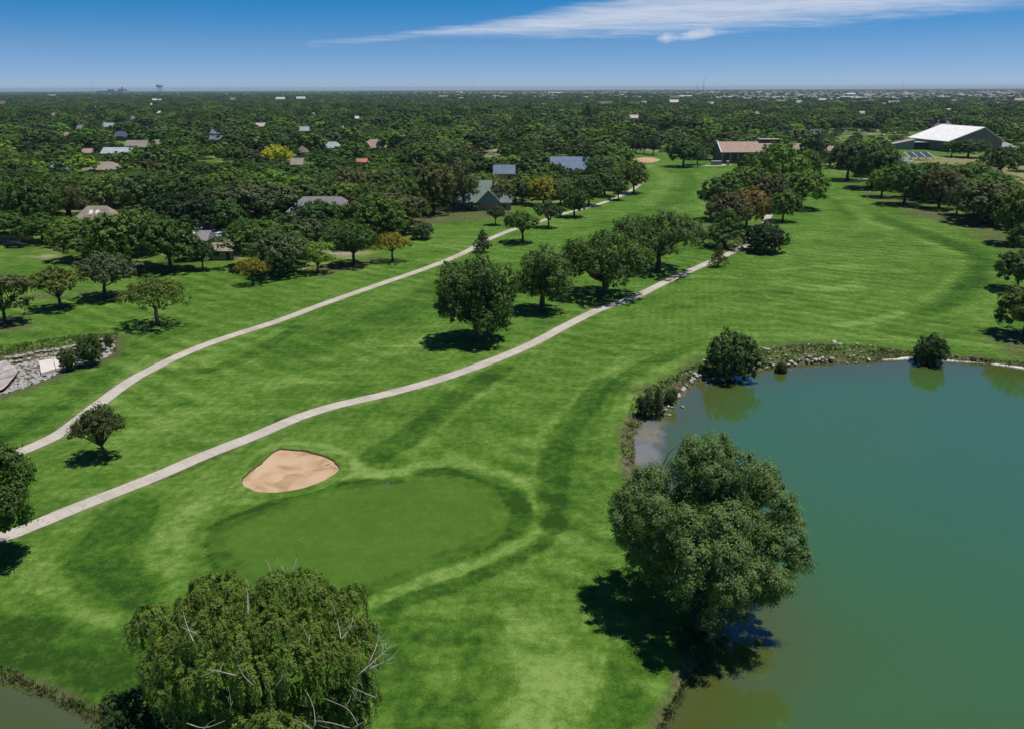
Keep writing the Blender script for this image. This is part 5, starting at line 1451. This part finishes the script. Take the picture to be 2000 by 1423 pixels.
# rubble of the ditch: uncountable
m = MB(); rr = np.random.default_rng(3); base = np.array([v.co for v in ROCKS[0].vertices]); bt = [tuple(p_.vertices) for p_ in ROCKS[0].polygons]
bases = [np.array([v.co for v in q.vertices]) for q in ROCKS]
lo, hi = DITCH.min(0), DITCH.max(0); W = rr.random((9000, 2)) * (hi - lo) + lo
W = W[(sdf(W, DITCH) < 0.1) & (sdf(W, CH) > 0.2)]
W = W[:1500]; zz = terrain(W)
for q, z in zip(W, zz):
    a = rr.random() * 6.3; s = 0.16 + 0.34 * rr.random() ** 2
    v = bases[rr.integers(5)] * s * (1 + 0.4 * rr.random(3)); v = v @ np.array([[math.cos(a), math.sin(a), 0], [-math.sin(a), math.cos(a), 0], [0, 0, 1]])
    m.add(v + np.array([q[0], q[1], z + 0.1 * s]), T=bt)
rub = link('ditch_rubble', m.mesh('rubble', [M['rock']]), color=(0.41, 0.405, 0.395))
tag(rub, 'grey and white stone rubble lining the ditch', 'rubble', kind='stuff')
# pale concrete rim along the far shore of the pond
RIM = resample(GP([(1600, 703), (1640, 700), (1700, 698.5), (1780, 697), (1850, 700), (1930, 706.5), (2000, 716), (2120, 736)], WATER + .25), 1.5)
tg = np.gradient(RIM, axis=0); tg /= np.linalg.norm(tg, axis=1)[:, None]; nr = np.stack([-tg[:, 1], tg[:, 0]], 1)
jj = (vnoise(RIM, 0.5, 3) - .5)[:, None]
V = np.stack([np.column_stack([RIM + nr * (o_ + jj * 0.5), np.full(len(RIM), z_)]) for o_, z_ in ((-1.2, WATER - 0.7), (-0.85, WATER + 0.12), (1.7, WATER + 0.42), (1.9, WATER - 0.4))], 1).reshape(-1, 3)
tag(link('pond_rim', np_mesh('rim', V, [(a * 4 + b, a * 4 + 4 + b, a * 4 + 5 + b, a * 4 + 1 + b) for a in range(len(RIM) - 1) for b in range(3)], mats=[simple_mat('pale_rim', (0.64, 0.61, 0.57), 0.9, 0.7, 0.12)])), 'pale concrete rim along the far shore of the pond', 'kerb')

# tall grass on the banks
rr = np.random.default_rng(9)
def tufts(W, hmin, hmax, nb):
    z = terrain(W); C, N, T = [], [], []
    V = []
    for (x, y), zz in zip(W, z):
        for k in range(nb):
            a = rr.random() * 6.3; l = rr.uniform(hmin, hmax); w = 0.025 + 0.03 * rr.random(); e = rr.uniform(0.1, 0.55) * l
            b0 = np.array([x + rr.normal() * 0.12, y + rr.normal() * 0.12, zz - 0.05]); s = np.array([-math.sin(a), math.cos(a), 0]) * w
            d = np.array([math.cos(a), math.sin(a), 0])
            mid_ = b0 + d * e * 0.35 + np.array([0, 0, l * 0.6]); tip = b0 + d * e + np.array([0, 0, l])
            V += [b0 - s, b0 + s, mid_ + s * 0.8, mid_ - s * 0.8, mid_ - s * .8, mid_ + s * .8, tip + s * .1, tip - s * .1]
    return np.array(V)


def zone(poly, n):
    q = GP(poly); lo, hi = q.min(0), q.max(0); W = rr.random((n * 6, 2)) * (hi - lo) + lo
    return W[inside(W, q)][:n]


tG = NT('bank_grass'); oc = tG.n('ShaderNodeNewGeometry')
n_ = tG.noise(oc.outputs['Position'], 0.35, 3)
cc = tG.ramp(tG.math('ADD', tG.math('MULTIPLY', n_, 0.8), tG.math('MULTIPLY', oc.outputs['Random Per Island'], 0.35)), [(0.3, (0.035, 0.06, 0.015)), (0.55, (0.085, 0.115, 0.03)), (0.8, (0.22, 0.19, 0.09))])
tG.bsdf(cc, 0.8, spec=0.1)
W = np.vstack([zone([(1218, 905), (1212, 850), (1238, 775), (1300, 740), (1385, 700), (1392, 722), (1320, 770), (1300, 795), (1245, 830), (1236, 900)], 850), zone([(1460, 690), (1560, 672), (1700, 676), (1800, 688), (1800, 698), (1640, 700), (1540, 708), (1465, 718)], 1500),
               zone([(1840, 690), (2020, 706), (2020, 716), (1930, 706), (1840, 698)], 500), zone([(-20, 680), (60, 668), (160, 655), (230, 652), (225, 690), (214, 660), (120, 678), (-20, 697)], 900),
               zone([(-60, 1285), (0, 1290), (60, 1318), (140, 1352), (230, 1400), (240, 1440), (170, 1396), (90, 1350), (0, 1318), (-60, 1305)], 900), zone([(1440, 1200), (1400, 1290), (1350, 1345), (1310, 1430), (1280, 1430), (1300, 1370), (1340, 1310), (1380, 1250)], 700)])
V = tufts(W[rr.random(len(W)) < 0.4 + 0.8 * (vnoise(W, 0.35, 61) > 0.5)], 0.12, 0.5, 6)
gr_ = link('bank_grass', np_mesh('bank_grass', V, np.arange(len(V)).reshape(-1, 4), mats=[tG.m]))
tag(gr_, 'tall rough grass growing along the banks of the ponds and the ditch', 'grass', kind='stuff')

# ------------------------------------------------------------------ skyline
def mast(px, top, base, label, w=0.5):
    p = G(px, base); h = height_far(p, top)
    o = thing('radio_mast', label, 'mast', (p[0], p[1], 0))
    m = MB()
    for k in range(3): m.tube([(w * 2.5 * math.cos(k * 2.1), w * 2.5 * math.sin(k * 2.1), 0), (w * math.cos(k * 2.1), w * math.sin(k * 2.1), h)], w * 0.35, 4)
    n = max(6, int(h / 7))
    for k in range(n):
        f = k / n; q = w * (2.5 - 1.5 * f); z = h * f
        for j in range(3): m.tube([(q * math.cos(j * 2.1), q * math.sin(j * 2.1), z), (q * math.cos(j * 2.1 + 2.1), q * math.sin(j * 2.1 + 2.1), z + h / n)], w * 0.25, 4)
    link('lattice', m.mesh('lattice', [M['metal']]), o)
    m = MB(); m.tube([(0, 0, h - 1), (0, 0, h + h * 0.12)], w * 0.3, 5); link('antenna', m.mesh('antenna', [M['metal']]), o)


def height_far(p, py):
    lo, hi = 0.0, 400.0
    for _ in range(50):
        m = (lo + hi) / 2
        if pix(p[0], p[1], m)[1] > py: lo = m
        else: hi = m
    return lo


mast(1373, 155, 186, 'tallest lattice radio mast on the skyline, right of the middle', 1.1)
mast(1361, 162, 186, 'shorter thin mast just left of the tallest one', 0.6)
mast(181, 163, 184, 'thin mast on the skyline at the left', 0.8)
mast(364, 165, 184, 'thin mast on the skyline left of the two white barn roofs', 0.7)
mast(926, 152, 184, 'faint thin mast on the skyline in the middle', 0.55)
mast(1762, 158, 184, 'faint thin mast on the skyline at the right', 0.5)
def block(px, base, parts, label, c_=(0.20, 0.25, 0.31)):  # default blue-grey is lightened, with distance haze put into the wall colour
    p = G(px, base); k = 1 / ppm(p)
    m = MB()
    for x, w, h in parts: m.box((x * k, 0, h * k / 2), (w * k, w * k * 0.6, h * k)); m.box((x * k, 0, h * k + 0.6), (w * k * 0.6, w * k * 0.3, 1.2))
    tag(link('distant_building', m.mesh('tower', [M['wall']]), None, (p[0], p[1], 0), c_), label, 'building')


block(238, 180, [(-2, 8, 6), (2, 3, 9), (7, 6, 5)], 'grey stepped tower block on the skyline at the left')
block(218, 180, [(-4, 5, 5), (2, 6, 5)], 'low grey block left of the stepped tower')
block(222, 182, [(0, 50, 4)], 'long low tan building below the stepped tower', (0.42, 0.30, 0.24))
p = G(313, 181); k = 1 / ppm(p)
o = thing('water_tower', 'hazy dark water tower on the skyline at the left', 'water tower', (p[0], p[1], 0))
m = MB(); th = np.linspace(0, 2 * math.pi, 12, endpoint=False); prof = [(0.1, 9), (5.5, 10), (6.5, 12), (5.5, 14), (0.1, 15)]
m.add([(a * k * math.cos(q), a * k * math.sin(q), z * k) for a, z in prof for q in th], [(i * 12 + j, i * 12 + (j + 1) % 12, i * 12 + 12 + (j + 1) % 12, i * 12 + 12 + j) for i in range(4) for j in range(12)])
link('tank', m.mesh('tank', [M['metal']]), o)
lm = MB(); lm.tube([(0, 0, 0), (0, 0, 10 * k)], 0.5 * k, 5); le = lm.mesh('leg', [M['metal']])
for q in range(4): link('leg', le, o, (4 * k * math.cos(q * 1.57 + .7), 4 * k * math.sin(q * 1.57 + .7), 0))
# ------------------------------------------------------------------ suburb canopy
WOOD_ = sdf
def clear(x, y, rad, h):
    """true if a tree here hides no roof, car or lawn the photo shows"""
    px, by = pix(x, y, 0.0); _, ty = pix(x, y, h)
    hw = rad * ppm((x, y), h / 2)
    for x0, x1, y0, y1, dist in KEEP:
        m_ = 0.16 * (x1 - x0) if x1 - x0 > 20 else 0
        if y < dist + 3 and px + hw * 0.8 > x0 + m_ and px - hw * 0.8 < x1 - m_ and ty < y0 + (0.7 if x1 - x0 > 20 else 1.0) * (y1 - y0) and by > y0: return False
        if abs(y - dist - 6) < 9 and x0 - 2 < px < x1 + 2: return False
    return True


KEEP.append((510, 574, 283, 318, G(541, 325)[1] - 4))


class Hash:
    def __init__(s, c): s.c = c; s.d = {}
    def ok(s, x, y, q):
        a, b = int(x // s.c), int(y // s.c)
        for i in range(a - 1, a + 2):
            for j in range(b - 1, b + 2):
                for X_, Y_ in s.d.get((i, j), ()):
                    if (X_ - x) ** 2 + (Y_ - y) ** 2 < q * q: return False
        return True
    def put(s, x, y): s.d.setdefault((int(x // s.c), int(y // s.c)), []).append((x, y))


rr = np.random.default_rng(77)
hs = Hash(16)
for x, y, q, h in TREES: hs.put(x, y)
TONES = [('dark green', COL['dark'], .36), ('mid green', COL['mid'], .27), ('grey-green', COL['grey'], .11), ('bright green', COL['bright'], .09), ('olive green', COL['olive'], .05), ('blackish green', COL['black'], .10), ('brown-green', COL['brown'], .02)]
tw = np.cumsum([t_[2] for t_ in TONES])
HALF = 1000 / F * 1.3
pts = []
def band(y0, y1, spacing, tries):
    for _ in range(tries):
        y = math.sqrt(rr.uniform(y0 * y0, y1 * y1)); x = rr.uniform(-1, 1) * (HALF * y + 25)
        if y > 2600 and x / y > 0.0 and rr.random() < 0.55 + 0.3 * (x / y): continue
        if not hs.ok(x, y, spacing * (0.85 + 0.3 * rr.random())): continue
        cand.append((x, y))
        hs.put(x, y)


def accept(y0, y1, sp, tries):
    W = []
    for _ in range(tries):
        y = math.sqrt(rr.uniform(y0 * y0, y1 * y1)); x = rr.uniform(-1, 1) * (HALF * y + 25); W.append((x, y))
    W = np.array(W)
    W = W[sdf(W, WOOD, 40) < -3] if y0 < 1500 else W
    for x, y in W:
        q = sp * rr.uniform(0.8, 1.2)
        if not hs.ok(x, y, q): continue
        if vnoise(np.array([[x, y]]), 0.022, 71)[0] > 0.80 - 0.1 * (y < 900): continue
        h = float(np.clip(rr.normal(11.6, 2.4), 6.5, 17)); w = h * rr.uniform(1.2, 1.75)
        if y < 1700 and not clear(x, y, w / 2, h):
            h *= 0.5; w *= 0.55
            if not clear(x, y, w / 2, h): continue
        hs.put(x, y)
        ti = int(np.searchsorted(tw, rr.random() * tw[-1]))
        pts.append((x, y, h, w, ti))


accept(200, 480, 12.5, 10500)
accept(480, 1000, 15, 25500)
accept(1000, 1900, 18, 25500)
hs.c = 16
def coarse(y0, y1, n):
    """thinning canopy toward the skyline: grazing view, so wide spacing still closes"""
    for _ in range(n):
        y = math.sqrt(rr.uniform(y0 * y0, y1 * y1)); x = rr.uniform(-1, 1) * (HALF * y + 25)
        px = 1000 + F * x / y
        town = sstep(1250, 1500, px) * sstep(2100, 2500, y) if y < 6500 else 0.3
        if rr.random() < 0.86 * town: continue
        h = float(np.clip(rr.normal(9.5, 1.6), 6, 13)); w = h * rr.uniform(1.2, 1.9)
        if y < 5000 and not clear(x, y, w / 2, h): continue
        pts.append((x, y, h, w, int(np.searchsorted(tw, rr.random() * tw[-1]))))


coarse(1900, 3200, 12700)
coarse(3200, 6500, 10400)
coarse(6500, 13000, 10400)

pts.sort(key=lambda q: q[1] / q[3])
N_IND = max(0, 292 - len(TREES))
near_, far_ = pts[:N_IND], pts[N_IND:]
# individual canopy trees, each told apart by tone and its place beside a landmark
rank = {}
_T = ['', '', 'twenty', 'thirty', 'forty', 'fifty', 'sixty']
_U = ['', 'first', 'second', 'third', 'fourth', 'fifth', 'sixth', 'seventh', 'eighth', 'ninth', 'tenth', 'eleventh', 'twelfth', 'thirteenth', 'fourteenth', 'fifteenth', 'sixteenth', 'seventeenth', 'eighteenth', 'nineteenth']
ORD = [_U[k] if k < 20 else (_T[k // 10] + '-' + _U[k % 10] if k % 10 else _T[k // 10][:-1] + 'ieth') for k in range(1, 70)]
bigland = []
for x, y, ph in LAND:
    if y < 1100: bigland.append((x, y, ph))
bigland.append((*G(541, 325)[:2], 'the vivid yellow-green tree')); bigland.append((*G(905, 412)[:2], 'the bare-trunked brown tree')); bigland.append((*G(1147, 248)[:2], 'the pointed black-green tree'))
bigland.append((*G(75, 452)[:2], 'the big dark tree at the left')); bigland.append((*G(255, 525)[:2], 'the large bright-topped oak')); bigland.append((*G(1335, 326)[:2], 'the large dark tree by the clubhouse'))
todo = []
for x, y, h, w, ti in near_:
    best = min(bigland, key=lambda L_: (L_[0] - x) ** 2 + ((L_[1] - y) * 0.7) ** 2)
    dx, dy = x - best[0], y - best[1]
    rel = ('left of' if dx < 0 else 'right of') if abs(dx) > abs(dy) else ('beyond' if dy > 0 else 'before')
    todo.append((math.hypot(dx, dy), x, y, h, w, ti, rel, best[2]))
todo.sort()
STY = ['round', 'round', 'round', 'round', 'oak', 'elm']
for d_, x, y, h, w, ti, rel, ph in todo:
    tone, c_, _ = TONES[ti]
    k = (tone, rel, ph); rank[k] = rank.get(k, 0) + 1
    n_ = rank[k]
    lab = f"{tone} rounded tree, {ORD[n_ - 1] + ' such one' if n_ > 1 else 'nearest'} {rel} {ph}"
    st = random.choice(STY) if h > 6.5 else 'shrub'
    o = plant(x, y, h, w, st, c_, lab, 'trees of the suburb canopy')
    o.name = 'canopy_tree'; o['category'] = 'tree'

# the rest of the canopy: thousands of crowns reading as one mass
far_ = np.array(far_)
src = []
for k, (st, j) in enumerate((('round', 0), ('round', 1), ('round', 2), ('oak', 2), ('round', 3), ('elm', 0))):
    rj = np.random.default_rng(500 + k)
    lb = lobes_for(st, rj)
    if st == 'shrub': lb = lobes_for('oak', rj)
    C, N = foliage(lb, rj, 2600, 0.42, nr=0.18)
    src.append((leaves_mesh('canopy_leaves', C, N, 0.50, 0.32, rj), np.percentile(np.abs(C[:, :2]), 97), np.percentile(C[:, 2], 99.7)))
n = len(far_)
idx = rr.integers(0, len(src), n)
me = bpy.data.meshes.new('canopy_points')
me.vertices.add(n)
zf = np.zeros(n)
me.vertices.foreach_set('co', np.column_stack([far_[:, 0], far_[:, 1], zf]).astype(np.float32).ravel())
scl = np.zeros((n, 3)); tint = np.zeros((n, 4)); tint[:, 3] = 1
for k in range(n):
    _, hw, top = src[idx[k]]
    s = far_[k, 3] / (2 * hw); scl[k] = (s, s, far_[k, 2] / top)
    c_ = np.array(TONES[int(far_[k, 4])][1])
    if rr.random() < 0.012: c_ = np.array(COL['lime'])
    tint[k, :3] = c_ * rr.uniform(0.7, 1.35) * rr.uniform(0.9, 1.1, 3)
def put_attr(nm, typ, field, dat):
    a = me.attributes.new(nm, typ, 'POINT'); a.data.foreach_set(field, dat.ravel())
put_attr('kind_index', 'INT', 'value', idx.astype(np.int32))
put_attr('size3', 'FLOAT_VECTOR', 'vector', scl.astype(np.float32))
rot = np.zeros((n, 3)); rot[:, 2] = rr.random(n) * 6.283
put_attr('turn', 'FLOAT_VECTOR', 'vector', rot.astype(np.float32))
put_attr('tint', 'FLOAT_COLOR', 'color', tint.astype(np.float32))
canopy = link('suburb_treeline', me)
tag(canopy, 'dense green suburb tree canopy running to the skyline', 'trees', kind='stuff')
ng = bpy.data.node_groups.new('canopy_scatter', 'GeometryNodeTree')
ng.interface.new_socket('Geometry', in_out='INPUT', socket_type='NodeSocketGeometry')
ng.interface.new_socket('Geometry', in_out='OUTPUT', socket_type='NodeSocketGeometry')
gi, go = ng.nodes.new('NodeGroupInput'), ng.nodes.new('NodeGroupOutput')
jn = ng.nodes.new('GeometryNodeJoinGeometry')
def nattr(nm, typ):
    a = ng.nodes.new('GeometryNodeInputNamedAttribute'); a.data_type = typ; a.inputs[0].default_value = nm; return a.outputs[0]
ai, asz, atn = nattr('kind_index', 'INT'), nattr('size3', 'FLOAT_VECTOR'), nattr('turn', 'FLOAT_VECTOR')
SRC_HOLD = []
hold_c = bpy.data.collections.new('canopy_sources')      # never linked to the scene: only feeds the scatter
for k, (sm, hw, top) in enumerate(src):
    so = bpy.data.objects.new('canopy_source', sm); hold_c.objects.link(so)
    oi = ng.nodes.new('GeometryNodeObjectInfo'); oi.inputs[0].default_value = so; oi.transform_space = 'ORIGINAL'
    cmp_ = ng.nodes.new('FunctionNodeCompare'); cmp_.data_type = 'INT'; cmp_.operation = 'EQUAL'
    ng.links.new(ai, cmp_.inputs[2]); cmp_.inputs[3].default_value = k
    ip = ng.nodes.new('GeometryNodeInstanceOnPoints')
    ng.links.new(gi.outputs[0], ip.inputs['Points']); ng.links.new(cmp_.outputs[0], ip.inputs['Selection']); ng.links.new(oi.outputs['Geometry'], ip.inputs['Instance'])
    ng.links.new(atn, ip.inputs['Rotation']); ng.links.new(asz, ip.inputs['Scale'])
    sm.materials.clear(); sm.materials.append(M['leaf_far'])
    ng.links.new(ip.outputs[0], jn.inputs[0])
ng.links.new(jn.outputs[0], go.inputs[0])
md = canopy.modifiers.new('scatter', 'NODES'); md.node_group = ng

# far housing estate: uncountable pale roofs near the skyline
m = MB()
def mini(x, y, w, d, h, a):
    ca, sa_ = math.cos(a), math.sin(a)
    v = np.array([(-w, -d, 0), (w, -d, 0), (w, d, 0), (-w, d, 0), (-w, -d, h), (w, -d, h), (w, d, h), (-w, d, h), (-w, 0, h * 1.6), (w, 0, h * 1.6)]) / (2, 2, 1)
    v[:, :2] = v[:, :2] @ np.array([[ca, sa_], [-sa_, ca]])
    m.add(v + np.array([x, y, 0]), [(0, 1, 5, 4), (1, 2, 6, 5), (2, 3, 7, 6), (3, 0, 4, 7), (4, 5, 9, 8), (6, 7, 8, 9)], [(5, 6, 9), (7, 4, 8)])
for _ in range(5200):
    y = math.sqrt(rr.uniform(2150 ** 2, 9000 ** 2)); x = rr.uniform(-0.2, 1) * HALF * y
    px = 1000 + F * x / y
    pr = (sstep(1250, 1560, px) if y < 3600 else 0.25 + 0.75 * sstep(700, 1000, px))
    if rr.random() > pr: continue
    big = rr.random() < 0.05
    w = rr.uniform(12, 22) * (2.5 if big else 1); mini(x, y, w, w * rr.uniform(.5, .8), rr.uniform(3, 4.5) * (1.5 if big else 1), rr.uniform(-.5, .5))
tF = NT('estate_roofs'); g = tF.n('ShaderNodeNewGeometry').outputs['Random Per Island']
tF.bsdf(tF.ramp(g, [(0.0, (0.12, 0.12, 0.14)), (0.3, (0.22, 0.21, 0.22)), (0.55, (0.30, 0.25, 0.23)), (0.85, (0.34, 0.32, 0.32)), (0.96, (0.5, 0.5, 0.5)), (1.0, (0.8, 0.8, 0.8))]), 0.9)
est = link('far_estate', m.mesh('estate', [tF.m]))
tag(est, 'grey and pale roofs of a far housing estate below the right skyline', 'houses', kind='stuff')

# ------------------------------------------------------------------ air, clouds, light
HAZE = 4.2e-5
m = MB(); m.box((0, 13000, 75 / 2 - 2), (53000, 27000, 83))
hz = link('haze', m.mesh('haze', []))
hm = bpy.data.materials.new('haze_air'); hm.use_nodes = True; hm.node_tree.nodes.clear()
ho = hm.node_tree.nodes.new('ShaderNodeOutputMaterial'); hv = hm.node_tree.nodes.new('ShaderNodeVolumePrincipled')
hv.inputs['Color'].default_value = (0.62, 0.78, 1.0, 1); hv.inputs['Density'].default_value = HAZE; hv.inputs['Anisotropy'].default_value = 0.2
hm.node_tree.links.new(hv.outputs[0], ho.inputs['Volume'])
hz.data.materials.append(hm)
tag(hz, 'thin blue summer haze', kind='stuff')
hz.display_type = 'WIRE'

SUN_EL, SUN_AZ = R(74), R(86)           # azimuth from +Y toward +X
S = Vector((math.cos(SUN_EL) * math.sin(SUN_AZ), math.cos(SUN_EL) * math.cos(SUN_AZ), math.sin(SUN_EL)))
sl = bpy.data.lights.new('sun', 'SUN'); sl.energy = 4.2; sl.angle = R(0.53); sl.color = (1.0, 0.955, 0.88)
so = bpy.data.objects.new('sun', sl); col.objects.link(so)
so.rotation_euler = S.to_track_quat('Z', 'Y').to_euler()
w = bpy.data.worlds.new('World'); sc.world = w; w.use_nodes = True
wt = w.node_tree; wt.nodes.clear()
wo = wt.nodes.new('ShaderNodeOutputWorld'); bg = wt.nodes.new('ShaderNodeBackground')
sky = wt.nodes.new('ShaderNodeTexSky'); sky.sky_type = 'NISHITA'; sky.sun_disc = False
sky.sun_elevation = SUN_EL; sky.sun_rotation = SUN_AZ; sky.altitude = 900; sky.air_density = 1.0; sky.dust_density = 0.4; sky.ozone_density = 3.0
bg.inputs['Strength'].default_value = 0.149
tc = wt.nodes.new('ShaderNodeTexCoord'); mp = wt.nodes.new('ShaderNodeMapping'); nv = wt.nodes.new('ShaderNodeVectorMath'); nv.operation = 'NORMALIZE'
mp.inputs['Scale'].default_value = (1, 1, 2.1); mp.inputs['Location'].default_value = (0, 0, 0.035)
hs_ = wt.nodes.new('ShaderNodeHueSaturation'); hs_.inputs['Saturation'].default_value = 1.35; hs_.inputs['Hue'].default_value = 0.516
mx = wt.nodes.new('ShaderNodeMix'); mx.data_type = 'RGBA'; mx.blend_type = 'MULTIPLY'; mx.inputs[0].default_value = 1; mx.inputs[7].default_value = (0.74, 0.86, 0.96, 1)
sz = wt.nodes.new('ShaderNodeSeparateXYZ'); dk = wt.nodes.new('ShaderNodeMix'); dk.data_type = 'RGBA'; dk.blend_type = 'MULTIPLY'; dk.inputs[0].default_value = 1
gr_ = wt.nodes.new('ShaderNodeMix'); gr_.data_type = 'RGBA'; gr_.blend_type = 'MULTIPLY'; gr_.inputs[0].default_value = 1
rp = wt.nodes.new('ShaderNodeValToRGB')                                            # pale horizon air to deep cyan blue
while len(rp.color_ramp.elements) < 4: rp.color_ramp.elements.new(0.5)
for e_, (p_, c_) in zip(rp.color_ramp.elements, ((0.006, (0.70, 0.63, 0.72)), (0.047, (0.82, 0.80, 0.69)), (0.098, (0.32, 0.92, 0.74)), (0.22, (0.42, 0.86, 0.70)))):
    e_.position = p_; e_.color = (*c_, 1)
mr = wt.nodes.new('ShaderNodeMapRange'); mr.interpolation_type = 'SMOOTHSTEP'      # deep polarised blue overhead
for k_, v_ in (('From Min', 0.34), ('From Max', 0.62), ('To Min', 1.0), ('To Max', 0.45)): mr.inputs[k_].default_value = v_
for a, b in ((tc.outputs['Generated'], mp.inputs[0]), (mp.outputs[0], nv.inputs[0]), (nv.outputs[0], sky.inputs[0]), (sky.outputs[0], hs_.inputs['Color']), (hs_.outputs[0], mx.inputs[6]), (mx.outputs[2], dk.inputs[6]), (tc.outputs['Generated'], sz.inputs[0]), (sz.outputs[2], mr.inputs[0]), (mr.outputs[0], dk.inputs[7]), (dk.outputs[2], gr_.inputs[6]), (sz.outputs[2], rp.inputs[0]), (rp.outputs[0], gr_.inputs[7]), (gr_.outputs[2], bg.inputs['Color']), (bg.outputs[0], wo.inputs['Surface'])):
    wt.links.new(a, b)

# cirrus sheet high above the far plain
def cloud_sheet(name, label, zc, prof, x0, x1, amp, ys_):
    """prof: list of (px, centre row, half height px, density)"""
    pr = np.array(prof); nx_, ny_ = 160, 26
    pxs = np.linspace(x0, x1, nx_); V, D = [], []
    for px in pxs:
        cy, hh, de = (np.interp(px, pr[:, 0], pr[:, k]) for k in (1, 2, 3))
        for s in np.linspace(-1, 1, ny_):
            q = G(px, cy + s * hh * 1.15, zc); q[2] += amp * (math.sin(px * 0.021 + s * 3) + math.sin(px * 0.05 - s * 5) * 0.5)
            V.append(q); D.append(de * (1 - abs(s) ** 1.6) ** 1.15)
    Qc = [(a * ny_ + b, a * ny_ + b + 1, (a + 1) * ny_ + b + 1, (a + 1) * ny_ + b) for a in range(nx_ - 1) for b in range(ny_ - 1)]
    t = NT('cloud_vapour'); P = t.pos()
    mp = t.n('ShaderNodeMapping', {'Vector': P, 'Scale': ys_}).outputs[0]
    n1, n2 = t.noise(mp, 1.0, 6, 0.62, 0.4), t.noise(mp, 4.0, 5, 0.65)
    f = t.math('ADD', t.math('MULTIPLY', n1, 0.7), t.math('MULTIPLY', n2, 0.4))
    de = t.attr('vapour').outputs['Fac']
    al = t.smooth(t.math('ADD', t.math('MULTIPLY', de, 1.25), t.math('MULTIPLY', t.math('SUBTRACT', f, 0.55), 2.0)), 0.03, 1.65)
    al = t.math('MULTIPLY', al, t.smooth(de, 0.0, 0.12), True)
    df = t.n('ShaderNodeBsdfDiffuse', {'Color': (0.84, 0.90, 1.0)}); tl = t.n('ShaderNodeBsdfTranslucent', {'Color': (0.84, 0.90, 1.0)})
    mx = t.n('ShaderNodeMixShader', {0: 0.6, 1: df.outputs[0], 2: tl.outputs[0]})
    tp = t.n('ShaderNodeBsdfTransparent')
    m2 = t.n('ShaderNodeMixShader', {0: t.math('MULTIPLY', al, 0.82), 1: tp.outputs[0], 2: mx.outputs[0]})
    t.t.links.new(m2.outputs[0], t.out.inputs[0])
    me = np_mesh(name, np.array(V), Qc, mats=[t.m], smooth=True)
    a = me.attributes.new('vapour', 'FLOAT', 'POINT'); a.data.foreach_set('value', np.array(D, np.float32))
    return tag(link(name, me), label, 'cloud', kind='thing')


cloud_sheet('cirrus_cloud', 'long white cirrus streak sweeping across the upper right sky', 6000.0,
            [(600, 88, 10, 0.3), (760, 74, 9, 0.45), (830, 66, 11, 0.6), (950, 57, 18, 0.85), (1080, 46, 32, 1.0), (1250, 28, 52, 1.05), (1450, 12, 56, 1.1), (1700, 0, 52, 1.0), (1900, -8, 34, 0.8), (2150, -18, 30, 0.6)], 600, 2250, 40, (1 / 9000, 1 / 6500, 1 / 900))
cloud_sheet('small_cumulus', 'small white puff of cloud just under the long streak', 5800.0,
            [(1280, 76, 5, 0.3), (1300, 74, 11, 1.1), (1325, 74, 7, 0.6), (1350, 69, 12, 1.1), (1385, 64, 11, 1.1), (1400, 64, 7, 0.6), (1425, 62, 6, 0.4)], 1280, 1425, 60, (1 / 1600, 1 / 2400, 1 / 500))

vs = sc.view_settings
vs.view_transform = 'Standard'; vs.look = 'None'; vs.exposure = 0.0; vs.gamma = 1.0; vs.use_curve_mapping = False
cy = sc.cycles
cy.max_bounces = 6; cy.diffuse_bounces = 3; cy.glossy_bounces = 2; cy.transmission_bounces = 3; cy.volume_bounces = 0; cy.transparent_max_bounces = 8
cy.caustics_reflective = False; cy.caustics_refractive = False
cy.use_denoising = True
